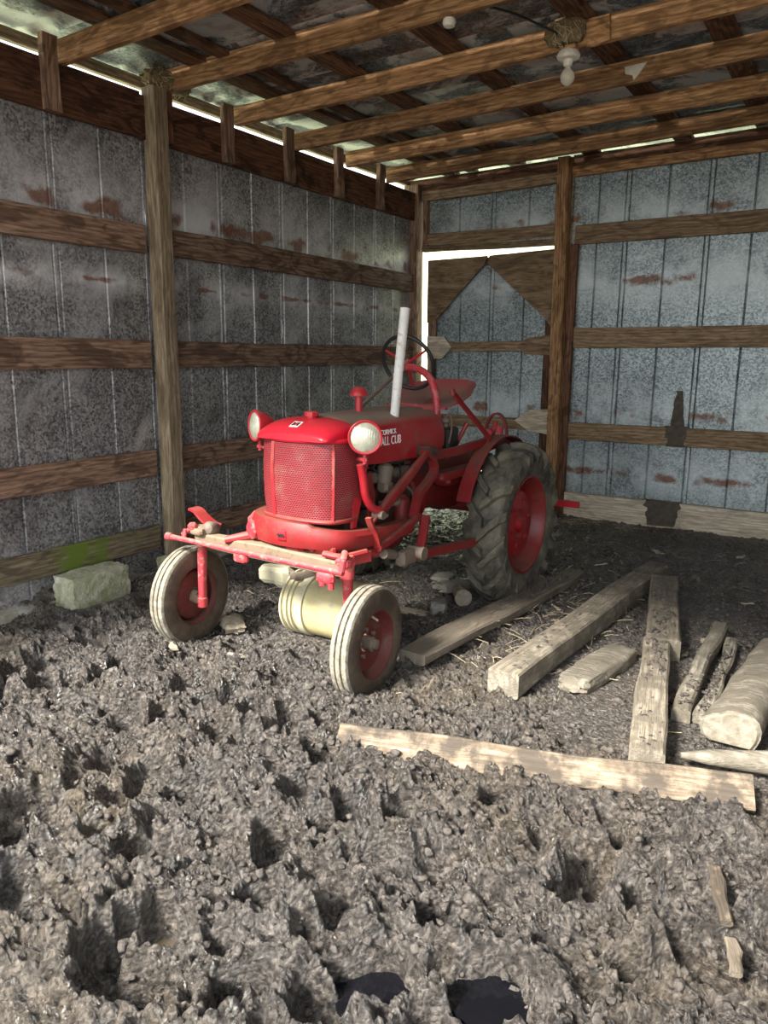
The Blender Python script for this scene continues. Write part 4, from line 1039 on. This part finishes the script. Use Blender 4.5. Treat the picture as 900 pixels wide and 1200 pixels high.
# timbers
def timber(name, p0, p1, w, t, mat, label, cat, wdir=(1, 0, 0), seg=22, wob=.006, seed=1, shape=None, ch=.010, ends=(0, 0)):
    o = board(name, p0, p1, wdir, w, t, mat, None, seg, wob, ch, seed, ends, shape)
    tag(o, label, cat)
    if name in ('timber_beam', 'timber_post', 'wood_slab', 'muddy_board'):      # crumbs of mud trodden onto the top
        r = np.random.RandomState(seed); A = np.array(p0, float); B = np.array(p1, float); n = int(150*np.linalg.norm(B-A)); V = []; F = []
        L_ = np.linalg.norm(B-A)
        for k in range(n):
            q = r.rand(); u_ = r.uniform(-.42, .42)*w*.85; sz = .003+.012*r.rand()**3
            v = ico_v*(1+r.uniform(-.4, .4, (12, 1)))*np.array([sz, sz*1.2, sz*.6])+A+(B-A)*(.02+.96*q)+np.array([u_*(B-A)[1]/L_, -u_*(B-A)[0]/L_, t/2+u_*wdir[2]])
            V.append(v); F.append(ico_f+12*k)
        me = np_mesh('mud_crumbs', np.concatenate(V), np.concatenate(F)); me.materials.append(CLOD); me.shade_smooth()
        c_ = bpy.data.objects.new('mud_crumbs', me); COL.objects.link(c_); setpar(c_, o); c_['kind'] = 'stuff'
    return o
timber('timber_beam', (-1.325, 3.15, .062), (-1.185, 5.56, .055), .160, .125, W_TIMB, 'long square muddy timber beside the tractor rear wheel', 'timber', seed=3, wob=.004)
timber('timber_beam', (-.80, 4.02, .062), (-1.055, 5.24, .062), .17, .125, W_TIMB, 'short square timber end to end with another in the mud', 'timber', seed=4, wob=.005)
timber('timber_post', (-.565, 2.78, .055), (-.835, 4.05, .055), .135, .115, W_TIMB, 'muddy square post lying with its end against the bleached plank', 'timber', seed=5, wob=.005)
timber('wood_slab', (-1.815, 3.17, .060), (-1.70, 5.28, .045), .185, .058, W_SLAB, 'dark split wooden slab between tractor wheels and long timber', 'plank', seed=6, wob=.010, shape=lambda s: (.82+.25*math.sin(PI*min(1, s*1.25)) if s < .8 else 1.0-.9*(s-.8)*3.2*.5, 1.0))
timber('bleached_plank', (-1.70, 2.36, .012), (-.205, 2.83, .045), .125, .040, W_PLANK, 'bleached split plank lying across the mud in the foreground', 'plank', wdir=(.05, .75, .70), seed=7, wob=.006, ch=.006)
m = MB(); m.tube([(-.475, 2.925, .060), (-.38, 2.955, .066), (-.15, 3.04, .070), (.25, 3.16, .072)], [.012, .030, .048, .052], 14)
tag(m.build('round_pole', W_LOG, None, 50), 'round weathered pole tapering to a point behind the bleached plank', 'pole')
# bundle at the right: muddy boards and a split log
sl = empty('split_log', (-.30, 3.5, 0)); tag(sl, 'split log with pale sawn end lying beside the round pole', 'log')
def log_ring(p, rx, rzz, seed, flat=.3):
    rnd = random.Random(seed); out = []
    for k in range(18):
        a = 2*PI*k/18; q = 1+.08*math.sin(3*a+seed)+rnd.uniform(-.05, .05); zz = math.sin(a)*rzz*q
        out.append(Vector(p)+Vector((math.cos(a)*rx*q, 0, max(zz, -rzz*.6))))
    return out
m = MB(); m.loft([log_ring((-.335+.05*i/9, 3.20+1.15*i/9, .075+.004*math.sin(i*2)), .115-.004*i, .095-.004*i, 5+i*.07) for i in range(10)]); m.build('bark', W_LOG, sl, 50)
m = MB(); m.loft([log_ring((-.335, 3.199, .075), .108, .088, 5), log_ring((-.337, 3.188, .075), .100, .080, 5)]); m.build('sawn_face', CUTEND, sl, 30)
timber('muddy_board', (-.555, 3.34, .035), (-.60, 4.55, .05), .075, .075, W_LOG, 'mud caked wooden rail along the edge of the log pile', 'board', seed=10, wob=.008, ch=.012)
timber('muddy_board', (-.475, 3.36, .030), (-.505, 4.40, .035), .060, .055, W_LOG, 'narrow mud caked slat between the rail and the split log', 'board', seed=15, wob=.008, ch=.010)
timber('muddy_board', (-.075, 3.32, .095), (-.11, 4.45, .110), .13, .055, W_LOG, 'mud caked board tilted up against the split log', 'board', wdir=(1, 0, .5), seed=11, wob=.008)
o = lump((-1.02, 3.68, .018), (.17, .62, .10), 41, 9, .05, -.16, .45).build('rotten_wood', W_LOG, None, 50)
tag(o, 'half buried rotten wood between the long timber and the post', 'wood')
timber('wooden_stake', (-.255, 2.33, .03), (-.175, 2.10, .02), .042, .020, W_PLANK, 'short pale stake stuck in the mud in front of the plank', 'stake', seed=13, seg=8, wob=.004, shape=lambda s: (1-.15*s, 1))
timber('wooden_stake', (-.165, 2.06, .012), (-.125, 1.93, .01), .035, .016, W_SLAB, 'brown mud stained stub of wood below the pale stake', 'stake', seed=14, seg=6, wob=.004)
lg = empty('short_log', (-2.0, 4.34, .05)); tag(lg, 'short round log lying in front of the tractor rear wheel', 'log')
lc = Vector((-2.06, 4.22, .058)); ld = Vector((.75, -1, .0)).normalized()
m = MB(); m.lathe([(-.17, 0), (-.17, .044), (0, .056), (.001, 0)], lc, ld, 20); m.build('bark', BARK, lg, 40)
m = MB(); m.lathe([(0, .053), (.004, .052), (.006, .0)], lc, ld, 20); m.build('sawn_face', CUTEND, lg, 40)
lgs = [(-2.13, 4.02, (.10, .12, .09), 'pale broken stone on the mud under the tractor toolbar'), (-2.25, 4.45, (.24, .16, .05), 'flat grey slate lying beside the short round log'), (-2.42, 4.62, (.16, .14, .05), 'flat stone in the shade under the tractor axle'),
       (-3.02, 3.14, (.20, .12, .06), 'mud coated lump of bark behind the front wheel'), (-2.28, 3.92, (.22, .07, .025), 'splintered bit of board under the tractor belly')]
for i, (x_, y_, s_, lb) in enumerate(lgs):
    o = lump((x_, y_, gz(x_, y_)+s_[2]*.35), s_, 60+i, 5, .16, .4+i*.7, .55).build('stone' if i < 3 else 'debris', STONE if i < 3 else CHIP, None, 40)
    tag(o, lb, 'stone' if i < 3 else 'debris')
# flat chips on the dirt
rc = random.Random(21)
chips = [(-.62, 4.42, .11, .05), (-.95, 5.75, .10, .05), (-.30, 5.1, .09, .04), (-1.35, 6.3, .12, .05), (-.75, 6.5, .10, .06), (-.2, 5.9, .12, .05), (-.70, 4.15, .06, .03), (-1.55, 4.5, .09, .02), (-1.6, 5.6, .10, .03), (-2.6, 2.72, .10, .03), (-3.0, 2.66, .09, .05), (-.55, 5.3, .08, .03)]
for i, (x_, y_, l_, w_) in enumerate(chips):
    a = rc.uniform(0, 3.1); d = Vector((math.cos(a), math.sin(a), 0))*l_/2; c_ = Vector((x_, y_, gz(x_, y_)+.010))
    o = board('wood_chip', c_-d, c_+d, (-d.y, d.x, rc.uniform(-.02, .02)), w_, .010, CHIP, None, 5, .004, .003, 200+i, (.3, -.3), lambda s: (.55+.45*math.sin(PI*min(.95, s+.15)), 1))
    tag(o, 'small pale wood chip lying on the dirt', 'wood chip', 'wood chips on the dirt')
# straw: uncountable
m = MB(); rs2 = random.Random(8)
for i in range(260):
    zone = rs2.random()
    if zone < .5: x_, y_ = rs2.gauss(-1.45, .18), rs2.gauss(4.1, .5)
    elif zone < .8: x_, y_ = rs2.gauss(-2.35, .35), rs2.gauss(7.0, .12)
    else: x_, y_ = rs2.uniform(-3.8, 0), rs2.uniform(3, 6.5)
    y_ = min(y_, 7.25); l_ = rs2.uniform(.04, .16); a = rs2.uniform(0, PI); zz = gz(x_, y_)+.012
    d = Vector((math.cos(a)*l_, math.sin(a)*l_, rs2.uniform(-.012, .03)))
    p = Vector((x_, y_, zz)); m.tube([p, p+d*.5+Vector((0, 0, .006)), p+d], .0016, 4)
o = m.build('straw', STRAW, floor, 0); tag(o, 'scattered dry straw', None, None, 'stuff')

# mud splats on the back wall
def splat(pts, y, t, seed):
    m = MB(); rnd = random.Random(seed)
    m.loft([[Vector((a, y, b)) for a, b in pts], [Vector((a+rnd.uniform(-.01, .01), y-t, b+rnd.uniform(-.01, .01))) for a, b in pts]])
    o = m.build('mud_splat', MUDPATCH, None, 50); return o
def blob(cx, cz, w0, w1, h, seed, n=9):
    rnd = random.Random(seed); L_, R_ = [], []
    for i in range(n+1):
        s = i/n; ww = (w0+(w1-w0)*s)*rnd.uniform(.85, 1.1)/2
        L_.append((cx-ww, cz-h/2+h*s)); R_.append((cx+ww, cz-h/2+h*s))
    return R_+list(reversed(L_))
tag(splat(blob(-1.50, 1.10, .12, .05, .34, 1), YB, .017, 1), 'dark dried mud smear on the steel above the girt', 'mud')
tag(splat(blob(-1.495, .86, .15, .20, .19, 2), YB-.053, .006, 2), 'dark mud patch on the third girt of the back wall', 'mud')
tag(splat(blob(-1.56, .14, .26, .34, .24, 3), YB-.070, .008, 3), 'dark mud patch on the pale bottom board', 'mud')

# ------------------------------------------------------------------ things on the roof frame
lamp = empty('lamp_holder', (-1.69, 4.55, 3.26)); tag(lamp, 'white porcelain lamp holder with bare bulb hanging from a rafter', 'light')
lc = Vector((-1.675, 4.55, 3.245))
m = MB(); m.lathe([(0, 0), (0, .052), (.012, .062), (.028, .066), (.040, .058), (.046, .030), (.075, .024), (.080, .018)], lc, (0, 0, -1), 28); m.build('porcelain_base', PORC, lamp)
m = MB(); m.lathe([(.075, .015), (.090, .016), (.100, .026), (.115, .037), (.135, .041), (.155, .036), (.170, .022), (.178, .008), (.179, 0)], lc, (0, 0, -1), 24); m.build('bulb', BULB, lamp)
m = MB(); m.cbox((-1.675, 4.56, 3.262), (.10, .08, .03), .008); m.build('mounting_block', W_RAFT, lamp)
def strawball(name, c, r, seed, label, n=70):
    e = empty(name, c); tag(e, label, 'nest')
    lump(c, (r[0]*2, r[1]*2, r[2]*2), seed, 8, .10, 0, .8).build('nest_mass', NEST, e, 50)
    m = MB(); rnd = random.Random(seed); c = Vector(c)
    for i in range(n):
        d = Vector((rnd.gauss(0, 1), rnd.gauss(0, 1), rnd.gauss(0, .8))).normalized(); p = c+Vector((d.x*r[0], d.y*r[1], d.z*r[2]))*.95
        t = d.cross(Vector((rnd.gauss(0, 1), rnd.gauss(0, 1), rnd.gauss(0, 1)))).normalized(); l = rnd.uniform(.03, .09)
        m.tube([p-t*l, p+d*.015, p+t*l-d*.01], .0018, 4)
    tag(m.build('straw_strands', STRAW, e, 0), None, None, None, 'stuff')
strawball('bird_nest', (-4.17, 3.88, 3.305), (.085, .17, .05), 4, 'straw bird nest on top of the left post')
strawball('mud_nest', (-1.70, 4.555, 3.348), (.105, .045, .065), 5, 'lumpy mud nest on the rafter above the lamp holder', 40)
o = board('splice_cleat', (-1.58, 4.565, 3.315), (-1.45, 4.565, 3.325), (0, 0, 1), .13, .025, W_RAFT, None, 3); tag(o, 'short wooden cleat nailed to the rafter beside the mud nest', 'cleat')
m = MB(); m.loft([[Vector((a, 5.26-t, b)) for a, b in ((-1.56, 3.345), (-1.555, 3.305), (-1.51, 3.290), (-1.50, 3.262), (-1.475, 3.285), (-1.425, 3.352))] for t in (.014, 0)])
tag(m.build('torn_paper', PORC, None, 0), 'torn white scrap stuck on the side of a rafter', 'scrap')
m = MB(); m.lathe([(0, 0), (0, .030), (.02, .036), (.04, .028), (.045, 0)], (-2.09, 3.90, 3.28), (0, 0, -1), 18)
tag(m.build('porcelain_knob', PORC, None, 40), 'round white porcelain knob under a rafter', 'knob')
m = MB(); m.tube(spline([(-2.0, 3.98, 3.36), (-1.88, 4.2, 3.365), (-1.80, 4.42, 3.36), (-1.73, 4.51, 3.33), (-1.69, 4.525, 3.26)], 5), .007, 6)
tag(m.build('electric_cable', BLACK, None, 40), 'dark electric cable running along the roof to the lamp holder', 'cable')
